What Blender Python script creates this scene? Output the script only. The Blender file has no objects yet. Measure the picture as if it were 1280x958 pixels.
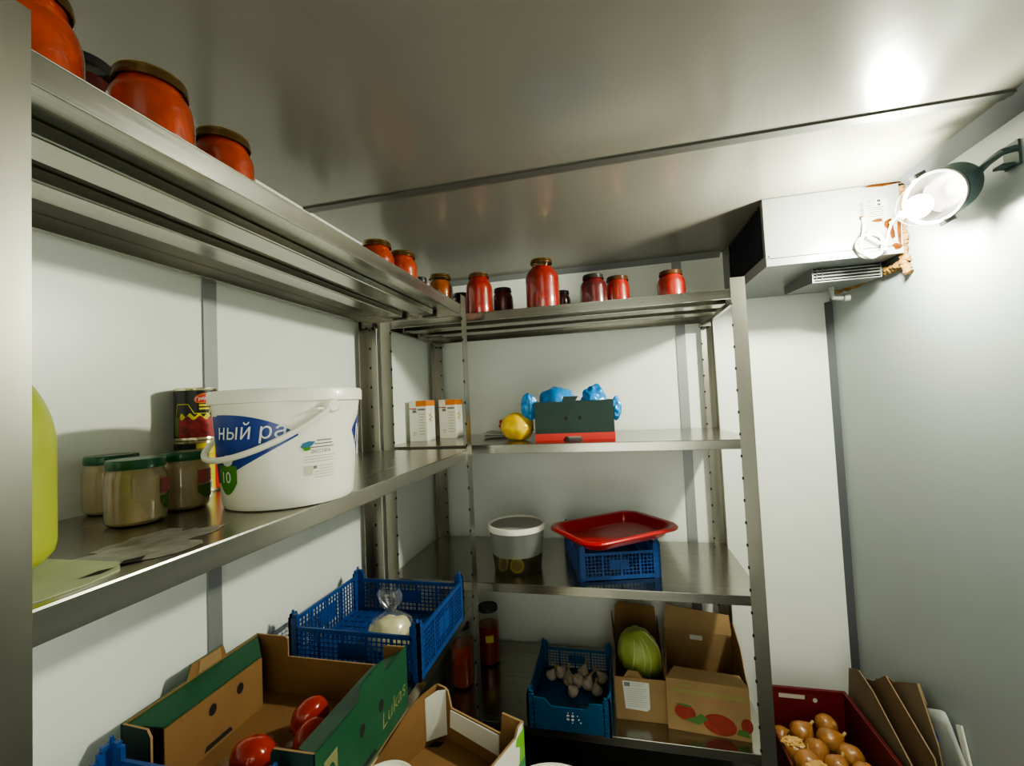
import bpy, bmesh, math, random, mathutils
import mathutils.geometry
from mathutils import Vector, Matrix, noise
random.seed(7)
PI = math.pi
SC = bpy.context.scene
COL = SC.collection

# ------------------------------------------------------------------ materials
def _nt(name):
    m = bpy.data.materials.new(name); m.use_nodes = True
    nt = m.node_tree
    return m, nt, nt.nodes['Principled BSDF']

def pbr(name, col, rough=.5, metal=0., coat=0., var=0., scale=8., bump=0., bscale=60., stretch=None, emit=None, estr=0., spec=None, rvar=0., alpha=None, trans=0.):
    m, nt, p = _nt(name)
    p.inputs['Base Color'].default_value = (*col, 1)
    p.inputs['Roughness'].default_value = rough
    p.inputs['Metallic'].default_value = metal
    p.inputs['Coat Weight'].default_value = coat
    if coat: p.inputs['Coat Roughness'].default_value = .08
    if spec is not None: p.inputs['Specular IOR Level'].default_value = spec
    if trans: p.inputs['Transmission Weight'].default_value = trans
    if alpha is not None: p.inputs['Alpha'].default_value = alpha
    if emit:
        p.inputs['Emission Color'].default_value = (*emit, 1); p.inputs['Emission Strength'].default_value = estr
    tc = nt.nodes.new('ShaderNodeTexCoord'); mp = nt.nodes.new('ShaderNodeMapping')
    nt.links.new(tc.outputs['Object'], mp.inputs['Vector'])
    if stretch: mp.inputs['Scale'].default_value = stretch
    if var or rvar:
        n = nt.nodes.new('ShaderNodeTexNoise'); n.inputs['Scale'].default_value = scale; n.inputs['Detail'].default_value = 5
        nt.links.new(mp.outputs[0], n.inputs['Vector'])
    if var:
        r = nt.nodes.new('ShaderNodeValToRGB')
        r.color_ramp.elements[0].position = .3; r.color_ramp.elements[1].position = .7
        r.color_ramp.elements[0].color = (*[max(0, c*(1-var)) for c in col], 1)
        r.color_ramp.elements[1].color = (*[min(1, c*(1+var)) for c in col], 1)
        nt.links.new(n.outputs['Fac'], r.inputs[0]); nt.links.new(r.outputs[0], p.inputs['Base Color'])
    if rvar:
        mr = nt.nodes.new('ShaderNodeMapRange')
        mr.inputs[3].default_value = max(.02, rough-rvar); mr.inputs[4].default_value = rough+rvar
        nt.links.new(n.outputs['Fac'], mr.inputs[0]); nt.links.new(mr.outputs[0], p.inputs['Roughness'])
    if bump:
        n2 = nt.nodes.new('ShaderNodeTexNoise'); n2.inputs['Scale'].default_value = bscale; n2.inputs['Detail'].default_value = 3
        b = nt.nodes.new('ShaderNodeBump'); b.inputs['Strength'].default_value = bump; b.inputs['Distance'].default_value = .01
        nt.links.new(mp.outputs[0], n2.inputs['Vector']); nt.links.new(n2.outputs['Fac'], b.inputs['Height'])
        nt.links.new(b.outputs[0], p.inputs['Normal'])
    return m

def clear(name, tint=(1, 1, 1), rough=.05, gloss=.12, body=0., bodycol=(.8, .8, .8)):
    """thin clear wall: see-through, with a fresnel gloss and an optional milky share"""
    m = bpy.data.materials.new(name); m.use_nodes = True
    nt = m.node_tree; nt.nodes.clear()
    out = nt.nodes.new('ShaderNodeOutputMaterial')
    tr = nt.nodes.new('ShaderNodeBsdfTransparent'); tr.inputs[0].default_value = (*tint, 1)
    gl = nt.nodes.new('ShaderNodeBsdfGlossy'); gl.inputs['Roughness'].default_value = rough
    lw = nt.nodes.new('ShaderNodeLayerWeight'); lw.inputs[0].default_value = .5
    mr = nt.nodes.new('ShaderNodeMapRange'); mr.inputs[3].default_value = gloss*.35; mr.inputs[4].default_value = min(1, gloss*4)
    mx = nt.nodes.new('ShaderNodeMixShader')
    pw = nt.nodes.new('ShaderNodeMath'); pw.operation = 'POWER'; pw.inputs[1].default_value = 3
    nt.links.new(lw.outputs['Facing'], pw.inputs[0]); nt.links.new(pw.outputs[0], mr.inputs[0]); nt.links.new(mr.outputs[0], mx.inputs[0])
    nt.links.new(tr.outputs[0], mx.inputs[1]); nt.links.new(gl.outputs[0], mx.inputs[2])
    last = mx
    if body:
        df = nt.nodes.new('ShaderNodeBsdfDiffuse'); df.inputs[0].default_value = (*bodycol, 1)
        tl = nt.nodes.new('ShaderNodeBsdfTranslucent'); tl.inputs[0].default_value = (*bodycol, 1)
        m1 = nt.nodes.new('ShaderNodeMixShader'); m1.inputs[0].default_value = .4
        nt.links.new(df.outputs[0], m1.inputs[1]); nt.links.new(tl.outputs[0], m1.inputs[2])
        m2 = nt.nodes.new('ShaderNodeMixShader'); m2.inputs[0].default_value = body
        nt.links.new(mx.outputs[0], m2.inputs[1]); nt.links.new(m1.outputs[0], m2.inputs[2]); last = m2
    nt.links.new(last.outputs[0], out.inputs[0])
    return m

STEEL = pbr('brushed_steel', (.37, .36, .32), .21, 1., var=.10, scale=4, bump=.02, bscale=14, stretch=(.4, 14, 14), rvar=.06)
STEELY = pbr('brushed_steel_lengthways', (.43, .42, .375), .25, 1., var=.08, scale=4, bump=.02, bscale=14, stretch=(14, .4, 14), rvar=.06)
POST = pbr('post_steel', (.36, .345, .30), .34, 1., var=.07, scale=4, stretch=(3, 3, 1), rvar=.05)
DARK = pbr('slot_black', (.012, .011, .01), .8)
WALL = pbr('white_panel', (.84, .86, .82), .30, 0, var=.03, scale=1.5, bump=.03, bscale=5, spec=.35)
WALLR_DIM = pbr('white_panel_right_dimmed', (.33, .36, .365), .30, 0, var=.04, scale=1.5, bump=.04, bscale=6, spec=.35)  # white panel again, with the right wall's dimness put into its colour
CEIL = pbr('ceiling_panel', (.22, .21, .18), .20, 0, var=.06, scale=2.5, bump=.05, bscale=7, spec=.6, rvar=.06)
TRIM = pbr('grey_trim', (.30, .31, .32), .4, .3)
TRIMD = pbr('dark_trim', (.10, .105, .12), .45)
FLOOR = pbr('dark_floor', (.035, .032, .028), .5, var=.3, scale=10)
RED = pbr('red_sauce', (.30, .014, .007), .35, coat=.6, var=.25, scale=30)
ORANGE = pbr('orange_sauce', (.42, .042, .004), .35, coat=.6, var=.25, scale=40, bump=.2, bscale=60)
DKRED = pbr('beet_preserve', (.10, .008, .010), .3, coat=.6, var=.4, scale=30)
AMBER = pbr('amber_pickle', (.30, .07, .010), .3, coat=.6, var=.5, scale=22)
GLASS = clear('jar_glass', (.98, .98, .97), .05, .16)
GOLD = pbr('gold_lid', (.72, .55, .22), .28, 1., var=.1, scale=20)
SKIRT_SHADED = pbr('gold_lid_skirt_shaded', (.20, .11, .04), .25, .8, coat=.4)  # dark reflection on the gold lid's side, painted in as brown
BROWNLID = pbr('brown_lid', (.10, .045, .02), .3, .5, coat=.4)
BLACKLID = pbr('black_lid', (.02, .018, .016), .35, coat=.3)
GREENLID = pbr('green_lid', (.015, .13, .06), .3, coat=.4)
BEIGE = pbr('horseradish_paste', (.50, .38, .22), .5, coat=.4, var=.08, scale=40)
WHITEP = pbr('white_plastic', (.90, .87, .78), .35, coat=.15)
WHITEC = pbr('cream_white', (.85, .83, .74), .45)
BLUEPR = pbr('blue_print', (.012, .045, .30), .35, coat=.2)
GREENPR = pbr('green_print', (.07, .27, .02), .4)
WHITEPR = pbr('white_print', (.85, .85, .85), .5)
GREYPR = pbr('grey_print', (.20, .20, .18), .6)
PALEPR = pbr('pale_grey_print', (.5, .47, .40), .6)
BLACKPR = pbr('black_print', (.01, .01, .009), .35, coat=.3)
REDPR = pbr('red_print', (.55, .03, .02), .45)
PINKPR = pbr('pink_print', (.45, .10, .12), .5)
YELPR = pbr('yellow_print', (.72, .62, .015), .4, coat=.2)
BEANS = pbr('beans_print', (.34, .02, .03), .4, var=.6, scale=90)
ORPR = pbr('orange_print', (.75, .22, .02), .5)
TIN = pbr('tinplate', (.75, .68, .50), .22, 1.)
SQUASH = pbr('squash_skin', (.42, .46, .05), .4, var=.10, scale=12, coat=.15)
CARD = pbr('tan_cardboard', (.25, .132, .048), .8, var=.08, scale=12)
CARDP = pbr('pale_cardboard', (.34, .215, .10), .8, var=.08, scale=12)
CARDG = pbr('grey_brown_cardboard', (.19, .135, .08), .85, var=.12, scale=10)
GREENC = pbr('green_printed_card', (.014, .088, .040), .45, var=.08, scale=20, coat=.12)
GREEND = pbr('dark_green_printed_card', (.008, .032, .025), .5, var=.1, scale=20)
WHITECARD = pbr('white_cardboard', (.72, .71, .64), .7, var=.05, scale=14)
BLUEPL = pbr('blue_crate_plastic', (.014, .068, .26), .38, var=.12, scale=25)
TEALPL = pbr('teal_crate_plastic', (.008, .10, .24), .38, var=.12, scale=25)
REDPL = pbr('red_tray_plastic', (.44, .012, .015), .28, coat=.4)
MAROON = pbr('dark_red_plastic', (.13, .009, .013), .42, var=.1, scale=18)
TOMATO = pbr('tomato_skin', (.42, .024, .006), .18, coat=.5, var=.15, scale=20)
STEMG = pbr('green_stem', (.06, .10, .02), .7)
GARLIC = pbr('garlic_skin', (.56, .45, .36), .6, var=.2, scale=30)
ONION = pbr('onion_skin', (.36, .16, .05), .35, coat=.15, var=.3, scale=18, stretch=(3, 3, .6))
ROOT = pbr('dry_root', (.40, .28, .12), .8)
CABB = pbr('cabbage_leaf', (.36, .44, .10), .45, var=.18, scale=10)
CABR = pbr('cabbage_rib', (.55, .62, .28), .5)
YELBAG = pbr('yellow_bag', (.80, .52, .02), .3, coat=.3, var=.15, scale=20)
BLUEBAG = pbr('blue_bag', (.015, .23, .62), .25, coat=.4, var=.2, scale=18)
DOUGH = pbr('cream_dough', (.80, .72, .45), .55, var=.08, scale=30)
FILM = clear('clear_film', (.98, .98, .97), .12, .22, .06, (.85, .86, .84))
TUBW = clear('frosted_tub', (.9, .9, .88), .2, .15, .38, (.62, .64, .64))
BRINE = clear('brine', (.70, .64, .42), .1, .1, .14, (.05, .05, .02))
LEMON = pbr('lemon_peel', (.62, .50, .05), .5)
LEMONF = pbr('lemon_flesh', (.30, .26, .05), .5)
PAPER = pbr('paper_white', (.70, .70, .66), .7)
PAPERG = pbr('pale_green_paper', (.46, .50, .33), .7, var=.1, scale=20)
COOLW = pbr('cooler_enamel', (.18, .189, .186), .3, coat=.15, spec=.4)
COOLG = pbr('cooler_grey', (.12, .125, .13), .45)
FOAM = pbr('yellow_foam', (.20, .105, .025), .9, var=.5, scale=40, bump=.6, bscale=80)
CORD = pbr('white_cord', (.42, .40, .33), .4)
HOUSE = pbr('lamp_green_housing', (.045, .075, .075), .45, var=.1, scale=20)
REFL = pbr('lamp_reflector', (.009, .0085, .007), .35)
LENS = clear('lamp_lens', (1, 1, 1), .05, .12)
BULB = pbr('bulb_glow', (1, .95, .85), .5, emit=(1, .94, .80), estr=60)
GREYPL = pbr('grey_plastic', (.25, .25, .25), .5)

# ------------------------------------------------------------------ mesh builder
class B:
    def __init__(s): s.v = []; s.f = []; s.m = []; s.sm = []
    def add(s, vs, fs, mi=0, smooth=False):
        o = len(s.v); s.v += [tuple(v) for v in vs]
        for f in fs:
            s.f.append([i+o for i in f]); s.m.append(mi); s.sm.append(smooth)
        return s
    def box(s, x0, x1, y0, y1, z0, z1, mi=0, M=None):
        vs = [Vector((x, y, z)) for z in (z0, z1) for y in (y0, y1) for x in (x0, x1)]
        if M: vs = [M @ v for v in vs]
        return s.add(vs, [(0, 2, 3, 1), (4, 5, 7, 6), (0, 1, 5, 4), (2, 6, 7, 3), (0, 4, 6, 2), (1, 3, 7, 5)], mi)
    def lathe(s, prof, n=32, mi=0, M=None, sx=1, sy=1, cap0=True, cap1=True, smooth=True):
        vs = []; fs = []
        for r, z in prof:
            for i in range(n):
                a = 2*PI*i/n; v = Vector((r*sx*math.cos(a), r*sy*math.sin(a), z)); vs.append(M @ v if M else v)
        for k in range(len(prof)-1):
            for i in range(n):
                j = (i+1) % n; fs.append((k*n+i, k*n+j, (k+1)*n+j, (k+1)*n+i))
        s.add(vs, fs, mi, smooth)
        o = len(s.v)-len(vs)
        if cap0: s.f.append([o+i for i in reversed(range(n))]); s.m.append(mi); s.sm.append(False)
        if cap1: s.f.append([o+(len(prof)-1)*n+i for i in range(n)]); s.m.append(mi); s.sm.append(False)
        return s
    def tube(s, pts, r, n=8, mi=0, closed=False):
        pts = [Vector(p) for p in pts]; vs = []; fs = []; N = len(pts); up = None
        for i, p in enumerate(pts):
            a = pts[(i-1) % N] if (closed or i) else p; b = pts[(i+1) % N] if (closed or i < N-1) else p
            t = (b-a).normalized()
            if up is None: up = Vector((0, 0, 1)) if abs(t.z) < .9 else Vector((1, 0, 0))
            x = t.cross(up).normalized(); up = x.cross(t).normalized()
            rr = r[i] if isinstance(r, (list, tuple)) else r
            for k in range(n):
                c = 2*PI*k/n; vs.append(p + x*rr*math.cos(c) + up*rr*math.sin(c))
        for i in range(N if closed else N-1):
            for k in range(n):
                l = (k+1) % n; j = (i+1) % N
                fs.append((i*n+k, i*n+l, j*n+l, j*n+k))
        if not closed: fs.append(tuple(reversed(range(n)))); fs.append(tuple((N-1)*n+k for k in range(n)))
        return s.add(vs, fs, mi, True)
    def slab(s, poly, thick, mi=0, mi_edge=None, mi_back=None):
        """3-D planar polygon pushed along `thick`"""
        p = [Vector(q) for q in poly]; t = Vector(thick); n = len(p)
        vs = p + [q+t for q in p]
        s.add(vs, [], mi); o = len(s.v)-2*n
        s.f.append([o+i for i in range(n)]); s.m.append(mi); s.sm.append(False)
        s.f.append([o+n+i for i in reversed(range(n))]); s.m.append(mi if mi_back is None else mi_back); s.sm.append(False)
        for i in range(n):
            j = (i+1) % n
            s.f.append([o+i, o+n+i, o+n+j, o+j]); s.m.append(mi if mi_edge is None else mi_edge); s.sm.append(False)
        return s
    def flat(s, polys, fn, mi=0):
        """2-D polygons mapped on a surface by fn"""
        for q in polys: s.add([fn(x, y) for x, y in q], [tuple(range(len(q)))], mi)
        return s
    def blob(s, c, r, sub=3, amp=0., freq=3., seed=0, mi=0, fn=None, M=None):
        bm = bmesh.new(); bmesh.ops.create_icosphere(bm, subdivisions=sub, radius=1)
        vs = []
        for v in bm.verts:
            d = v.co.normalized(); k = 1 + amp*noise.noise(d*freq + Vector((seed*7.3, seed*1.7, seed*3.1)))
            q = Vector((d.x*r[0], d.y*r[1], d.z*r[2]))*k
            if fn: q = fn(q, d)
            if M: q = M @ q
            vs.append(q + Vector(c))
        bm.verts.index_update()
        s.add(vs, [[v.index for v in f.verts] for f in bm.faces], mi, True); bm.free()
        return s
    def build(s, name, mats, parent=None, loc=None, rot=None, bevel=0, angle=40, solid=0, normals=True):
        me = bpy.data.meshes.new(name); me.from_pydata(s.v, [], s.f)
        for m in (mats if isinstance(mats, (list, tuple)) else [mats]): me.materials.append(m)
        me.polygons.foreach_set('material_index', s.m); me.polygons.foreach_set('use_smooth', s.sm)
        if normals:
            bm = bmesh.new(); bm.from_mesh(me); bmesh.ops.recalc_face_normals(bm, faces=bm.faces); bm.to_mesh(me); bm.free()
        me.update()
        if any(s.sm): me.set_sharp_from_angle(angle=math.radians(angle))
        o = bpy.data.objects.new(name, me); COL.objects.link(o)
        if parent: o.parent = parent
        if loc: o.location = loc
        if rot: o.rotation_euler = rot
        if bevel:
            b = o.modifiers.new('bevel', 'BEVEL'); b.width = bevel; b.segments = 2; b.limit_method = 'ANGLE'
        if solid:
            b = o.modifiers.new('solid', 'SOLIDIFY'); b.thickness = solid
        return o

def thing(name, label, cat, loc=(0, 0, 0), rz=0, group=None, rot=None):
    o = bpy.data.objects.new(name, None); COL.objects.link(o); o.empty_display_size = .05
    o.location = loc; o.rotation_euler = rot if rot else (0, 0, rz)
    return tag(o, label, cat, group)
def tag(o, label, cat, group=None, kind=None):
    o['label'] = label; o['category'] = cat
    if group: o['group'] = group
    if kind: o['kind'] = kind
    return o
def struct(o): o['kind'] = 'structure'; return o
def lab(o, t): o['label'] = t; return o
def dup(root, loc, rot=None, label=None, scale=None):
    r = root.copy(); COL.objects.link(r); r.location = loc
    if rot is not None: r.rotation_euler = rot
    if scale: r.scale = scale
    if label: r['label'] = label
    for ch in list(root.children):
        c = ch.copy(); COL.objects.link(c); c.parent = r
        for g in ch.children:
            d = g.copy(); COL.objects.link(d); d.parent = c
    return r

def text2d(txt, size, shear=0., align='CENTER'):
    cu = bpy.data.curves.new('t', 'FONT'); cu.body = txt; cu.size = size; cu.shear = shear
    cu.align_x = align; cu.align_y = 'CENTER'; cu.resolution_u = 3
    ob = bpy.data.objects.new('t', cu); COL.objects.link(ob)
    dg = bpy.context.evaluated_depsgraph_get(); dg.update()
    loops = []
    for sp in ob.to_curve(dg).splines:
        bp = sp.bezier_points; pts = []
        for a, b in zip(bp, list(bp[1:])+[bp[0]]):
            straight = (a.handle_right-a.co).length < 1e-7 or abs((a.handle_right-a.co).normalized().cross((b.co-a.co).normalized()).length) < 1e-4 and abs((b.handle_left-b.co).normalized().cross((b.co-a.co).normalized()).length) < 1e-4
            pts += [a.co.copy()] if straight else mathutils.geometry.interpolate_bezier(a.co, a.handle_right, b.handle_left, b.co, 5)[:-1]
        area = sum(p.x*q.y-q.x*p.y for p, q in zip(pts, pts[1:]+pts[:1]))/2
        loops.append((area, pts))
    ob.to_curve_clear()
    bpy.data.objects.remove(ob); bpy.data.curves.remove(cu)
    sign = max(loops, key=lambda l: abs(l[0]))[0] > 0
    def inside(p, poly):
        r = False
        for a, b in zip(poly, poly[1:]+poly[:1]):
            if (a.y > p.y) != (b.y > p.y) and p.x < (b.x-a.x)*(p.y-a.y)/(b.y-a.y)+a.x: r = not r
        return r
    polys = []
    for area, pts in loops:
        if (area > 0) != sign: continue
        group = [pts]+[h for ar, h in loops if (ar > 0) != sign and inside(h[0], pts)]
        flat = [p for g in group for p in g]
        for t in mathutils.geometry.tessellate_polygon([[Vector((p.x, p.y, 0)) for p in g] for g in group]):
            polys.append([(flat[k].x, flat[k].y) for k in t])
    return polys
def shift(polys, dx, dy, rot=0., k=1.):
    c, s = math.cos(rot)*k, math.sin(rot)*k
    return [[(dx+x*c-y*s, dy+x*s+y*c) for x, y in q] for q in polys]
def rect2(x0, x1, y0, y1, nx=1):
    return [[(x0+(x1-x0)*i/nx, y0), (x0+(x1-x0)*(i+1)/nx, y0), (x0+(x1-x0)*(i+1)/nx, y1), (x0+(x1-x0)*i/nx, y1)] for i in range(nx)]
def ell2(cx, cy, rx, ry, n=20, rot=0):
    return shift([[(rx*math.cos(2*PI*i/n), ry*math.sin(2*PI*i/n)) for i in range(n)]], cx, cy, rot)
def grid_region(x0, x1, lo, hi, nx=16):
    """strip region between two height functions, cut in columns so that it can wrap a cylinder"""
    out = []
    for i in range(nx):
        a = x0+(x1-x0)*i/nx; b = x0+(x1-x0)*(i+1)/nx
        if hi(a)-lo(a) < 1e-6 and hi(b)-lo(b) < 1e-6: continue
        out.append([(a, lo(a)), (b, lo(b)), (b, hi(b)), (a, hi(a))])
    return out
def ellg(cx, cy, rx, ry, rot=0., nx=16):
    f = lambda x: ry*math.sqrt(max(0, 1-((x-cx)/rx)**2))
    return grid_region(cx-rx, cx+rx, lambda x: cy-f(x)+(x-cx)*rot, lambda x: cy+f(x)+(x-cx)*rot, nx)
def cyl(rad, a0, off=.0006):
    """wrap (arc length, height) on a lathe of radius rad(z), centred on angle a0"""
    def f(x, y):
        r = rad(y) if callable(rad) else rad
        a = a0 + x/r
        return ((r+off)*math.cos(a), (r+off)*math.sin(a), y)
    return f

# ------------------------------------------------------------------ room
W, H, YN = 1.822, 2.088, -3.0
struct(B().box(-.08, W+.08, YN, .08, -.08, 0).build('floor', FLOOR))
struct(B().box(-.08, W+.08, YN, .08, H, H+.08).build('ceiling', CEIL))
struct(B().box(-.08, 0, YN, .08, 0, H).build('wall_left', WALL))
struct(B().box(0, W, 0, .08, 0, H).build('wall_back', WALL))
struct(B().box(W, W+.08, YN, .08, 0, H).build('wall_right', WALLR_DIM))
struct(B().box(0, .55, YN-.08, YN, 0, H).box(1.45, W, YN-.08, YN, 0, H).box(.55, 1.45, YN-.08, YN, 1.95, H).build('wall_front', WALL))
def trim(n, bx, m=TRIM): return struct(bx.build('trim_%d' % n, m))
trim(1, B().box(0, .005, -1.316, -1.299, 0, H).box(0, .004, -1.298, -1.281, 0, H).box(0, .0015, -1.3, -1.297, 0, H))
trim(2, B().box(1.193, 1.234, -.005, 0, 0, H-.02))
trim(3, B().box(0, W, -.966, -.951, H-.005, H).box(0, W, -.949, -.934, H-.004, H).box(0, W, -.952, -.948, H-.002, H), pbr('ceiling_seam', (.11, .11, .10), .45, .2))
trim(4, B().slab([(W, YN, H), (W, YN, H-.036), (W-.036, YN, H)], (0, -YN-.56, 0)), TRIMD)
trim(5, B().slab([(W, 0, 0), (W-.022, 0, 0), (W, -.022, 0)], (0, 0, 1.82)), TRIMD)
trim(6, B().slab([(0, 0, H), (0, 0, H-.022), (0, -.022, H)], (1.40, 0, 0)), TRIM)

# ------------------------------------------------------------------ shelving
def post(parent, cx, cy, dx, dy, z1, slots=(), lx=.045, ly=.045):
    """L-angle: corner at (cx,cy), legs run towards dx and dy; slots = (leg, distance from the corner, half width)"""
    t = .0025
    b = B()
    b.box(min(cx, cx+dx*lx), max(cx, cx+dx*lx), min(cy, cy+dy*t), max(cy, cy+dy*t), 0, z1)
    b.box(min(cx, cx+dx*t), max(cx, cx+dx*t), min(cy+dy*t, cy+dy*ly), max(cy+dy*t, cy+dy*ly), 0, z1)
    k = .10
    while k < z1-.04:
        for leg, off, hw in slots:
            if leg == 'x':
                ys = (cy-dy*.0006, cy+dy*(t+.0006)); xm = cx+dx*off
                b.box(xm-hw, xm+hw, min(ys), max(ys), k, k+.009, 1)
            else:
                xs = (cx-dx*.0006, cx+dx*(t+.0006)); ym = cy+dy*off
                b.box(min(xs), max(xs), ym-hw, ym+hw, k, k+.009, 1)
        k += .0715
    return b.build('post', [POST, DARK], parent)

def shelf(parent, x0, x1, y0, y1, z, along):
    m = STEEL if along == 'x' else STEELY
    b = B(); L = .032; t = .0015
    b.box(x0, x1, y0, y1, z-t, z)
    b.box(x0, x1, y0, y0+t, z-L, z-t).box(x0, x1, y1-t, y1, z-L, z-t)
    b.box(x0, x0+t, y0+t, y1-t, z-L, z-t).box(x1-t, x1, y0+t, y1-t, z-L, z-t)
    # folded returns under the lips
    b.box(x0+t, x1-t, y0+t, y0+.014, z-L, z-L+t).box(x0+t, x1-t, y1-.014, y1-t, z-L, z-L+t)
    b.box(x0+t, x0+.014, y0+t, y1-t, z-L+.0002, z-L+t).box(x1-.014, x1-t, y0+t, y1-t, z-L+.0002, z-L+t)
    o = b.build('shelf_board', m, parent, bevel=.0012)
    s = B()
    for q in (.36, .66):
        if along == 'x':
            yc = y0+(y1-y0)*q; s.box(x0+.02, x1-.02, yc-.035, yc+.035, z-.022, z-t)
        else:
            xc = x1-(x1-x0)*q; s.box(xc-.030, xc+.030, y0+.02, y1-.02, z-.022, z-t)
    lab(s.build('stiffener', m, o, bevel=.003), 'folded channels stiffening the underside')
    return o
def brackets(root, spots):
    for x, y, z in spots:
        b = B().box(x-.022, x+.022, y-.018, y+.018, z-.052, z-.034)
        for dx in (-.012, .012): b.lathe([(.005, 0), (.005, .004)], 10, 1, Matrix.Translation((x+dx, y, z-.056)))
        at(b.build('corner_bracket', [STEEL, DARK], root), root)
Z4, Z3, Z2, Z1 = .305, .800, 1.303, 1.800
LA = thing('shelving_unit', 'long stainless steel shelving rack along the left wall, near post at left edge', 'shelving', (.2, -1.28, 0))
def at(o, root):
    o.location = Vector(o.location) - Vector(root.location); return o
xf = .411
for args in ((xf+.003, -.672, -1, -1, 1.833, (('y', .0435, .0025),), .009), (xf+.003, -1.893, -1, 1, 1.833), (.017, -.669, 1, -1, 1.80, (('x', .020, .003),)), (.017, -1.896, 1, 1, 1.80, (('x', .020, .003),))):
    at(post(LA, *args), LA)
for z in (Z4, Z3, Z2, Z1): at(shelf(LA, .020, xf, -1.893, -.672, z, 'y'), LA)
for z in (Z1, Z2, Z3): brackets(LA, [(.055, -.70, z)])
RB = thing('shelving_unit', 'stainless steel shelving rack across the back wall', 'shelving', (.65, -.3, 0))
xr = 1.338
for args in ((xr+.003, -.5605, -1, 1, 1.835, (('x', .0445, .0025),)), (.017, -.5605, 1, 1, 1.80, (('x', .0435, .0025),)), (xr+.003, -.030, -1, -1, 1.80, (('x', .0435, .003),)), (.017, -.030, 1, -1, 1.80, (('x', .036, .003),))):
    at(post(RB, *args), RB)
for z in (Z4, Z3, Z2, Z1): at(shelf(RB, .020, xr, -.5575, -.033, z, 'x'), RB)
for z in (Z1, Z2, Z3): brackets(RB, [(.055, -.06, z), (xr-.03, -.06, z)])

# ------------------------------------------------------------------ jars on the top shelves
def jar_parts(t, h, r, rl, fill, lidm, fillz=.9, shoulder=.78):
    nk = rl*.93
    prof = [(r*.80, 0), (r*.96, .006), (r, .016), (r, h*.60), (r*.985, h*.67), (nk+(r-nk)*.70, h*.745), (nk+(r-nk)*.28, h*.805), (nk, h*.845), (nk, h-.012)]
    inner = [(a*.965, z+.003) for a, z in prof if z < h*fillz]
    B().lathe(inner, 32).build('contents', fill, t)
    B().lathe(prof, 32, cap1=False).build('glass', GLASS, t)
    l = B().lathe([(rl, h-.016), (rl*1.03, h-.015), (rl*1.03, h-.011), (rl, h-.008), (rl, h-.003)], 32, 0, cap0=False, cap1=False)
    l.lathe([(rl, h-.003), (rl*.97, h), (rl*.90, h), (rl*.87, h-.002)], 32, 1, cap0=False)
    l.build('lid', [lidm, GOLD if lidm is SKIRT_SHADED else lidm], t)
    return t
JARS = [
 # x, y, z, h, r, rlid, fill, lid, label
 (.262, -1.770, Z1, .165, .052, .042, ORANGE, SKIRT_SHADED, 'orange sauce jar beside the near left post, biggest in view', 'left'),
 (.172, -1.652, Z1, .185, .046, .036, DKRED, BLACKLID, 'dark preserve jar peeping out behind the nearest orange jar', 'left'),
 (.300, -1.655, Z1, .130, .050, .042, ORANGE, SKIRT_SHADED, 'squat orange sauce jar with gold lid, second large one along the near top shelf', 'left'),
 (.278, -1.520, Z1, .130, .048, .041, ORANGE, SKIRT_SHADED, 'orange sauce jar with gold lid, third along the near top shelf', 'left'),
 (.245, -.965, Z1, .145, .050, .041, ORANGE, SKIRT_SHADED, 'orange sauce jar with gold lid, left of the pair far along the left top shelf', 'left'),
 (.270, -.858, Z1, .145, .050, .041, ORANGE, SKIRT_SHADED, 'orange sauce jar with gold lid, right of the pair far along the left top shelf', 'left'),
 (.285, -.762, Z1, .090, .028, .024, DKRED, BLACKLID, 'tiny black lidded jar barely showing after the orange pair', 'left'),
 (.245, -.480, Z1, .178, .052, .043, AMBER, SKIRT_SHADED, 'amber pickle jar behind the far end of the left top shelf', 'back'),
 (.303, -.385, Z1, .120, .040, .036, DKRED, BLACKLID, 'small dark jar half hidden left of the first red jar', 'back'),
 (.405, -.470, Z1, .168, .053, .041, RED, SKIRT_SHADED, 'bright red jar just right of the thin middle post', 'back'),
 (.474, -.360, Z1, .130, .043, .036, DKRED, BLACKLID, 'small dark red jar right behind the bright red jar', 'back'),
 (.654, -.440, Z1, .205, .066, .042, RED, SKIRT_SHADED, 'tallest red jar on the back top shelf', 'back'),
 (.706, -.215, Z1, .130, .036, .030, DKRED, BLACKLID, 'small dark jar hidden behind the tallest red jar', 'back'),
 (.848, -.400, Z1, .134, .053, .040, DKRED, BLACKLID, 'round dark purple jar, left of the middle pair on the back top shelf', 'back'),
 (.940, -.350, Z1, .130, .046, .042, RED, BROWNLID, 'small red jar, right of the middle pair on the back top shelf', 'back'),
 (1.140, -.352, Z1, .130, .052, .042, RED, BROWNLID, 'lone red jar at the right end of the back top shelf', 'back'),
 (.235, -.375, Z4, .245, .046, .036, ORANGE, BLACKLID, 'orange red jar with dark lid left of the middle post on the bottom shelf', 'bottom'),
 (.300, -.205, Z4, .245, .048, .044, RED, BLACKLID, 'red bottle jar with black lid right of the middle post on the bottom shelf', 'bottom'),
]
for x, y, z, h, r, rl, fm, lm, label, g in JARS:
    t = thing('preserve_jar', label, 'jar', (x, y, z), group={'left': 'preserve jars on the left top shelf', 'back': 'preserve jars on the back top shelf', 'bottom': 'jars on the bottom shelf'}[g])
    jar_parts(t, h, r, rl, fm, lm, .93 if g != 'bottom' else .72, .84 if g == 'bottom' else .78)
    if h == .245 and x > .28:
        B().flat(grid_region(-.018, .018, lambda q: .105, lambda q: .135, 6), cyl(.048, -1.2)).build('paper_label', YELPR, t)
tag(B().blob((1.215, -.44, Z1+.012), (.028, .012, .012), 2, .7, 3, 4).build('paper_scrap', PAPER), 'crumpled white paper scrap beside the lone red jar', 'paper')

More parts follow.
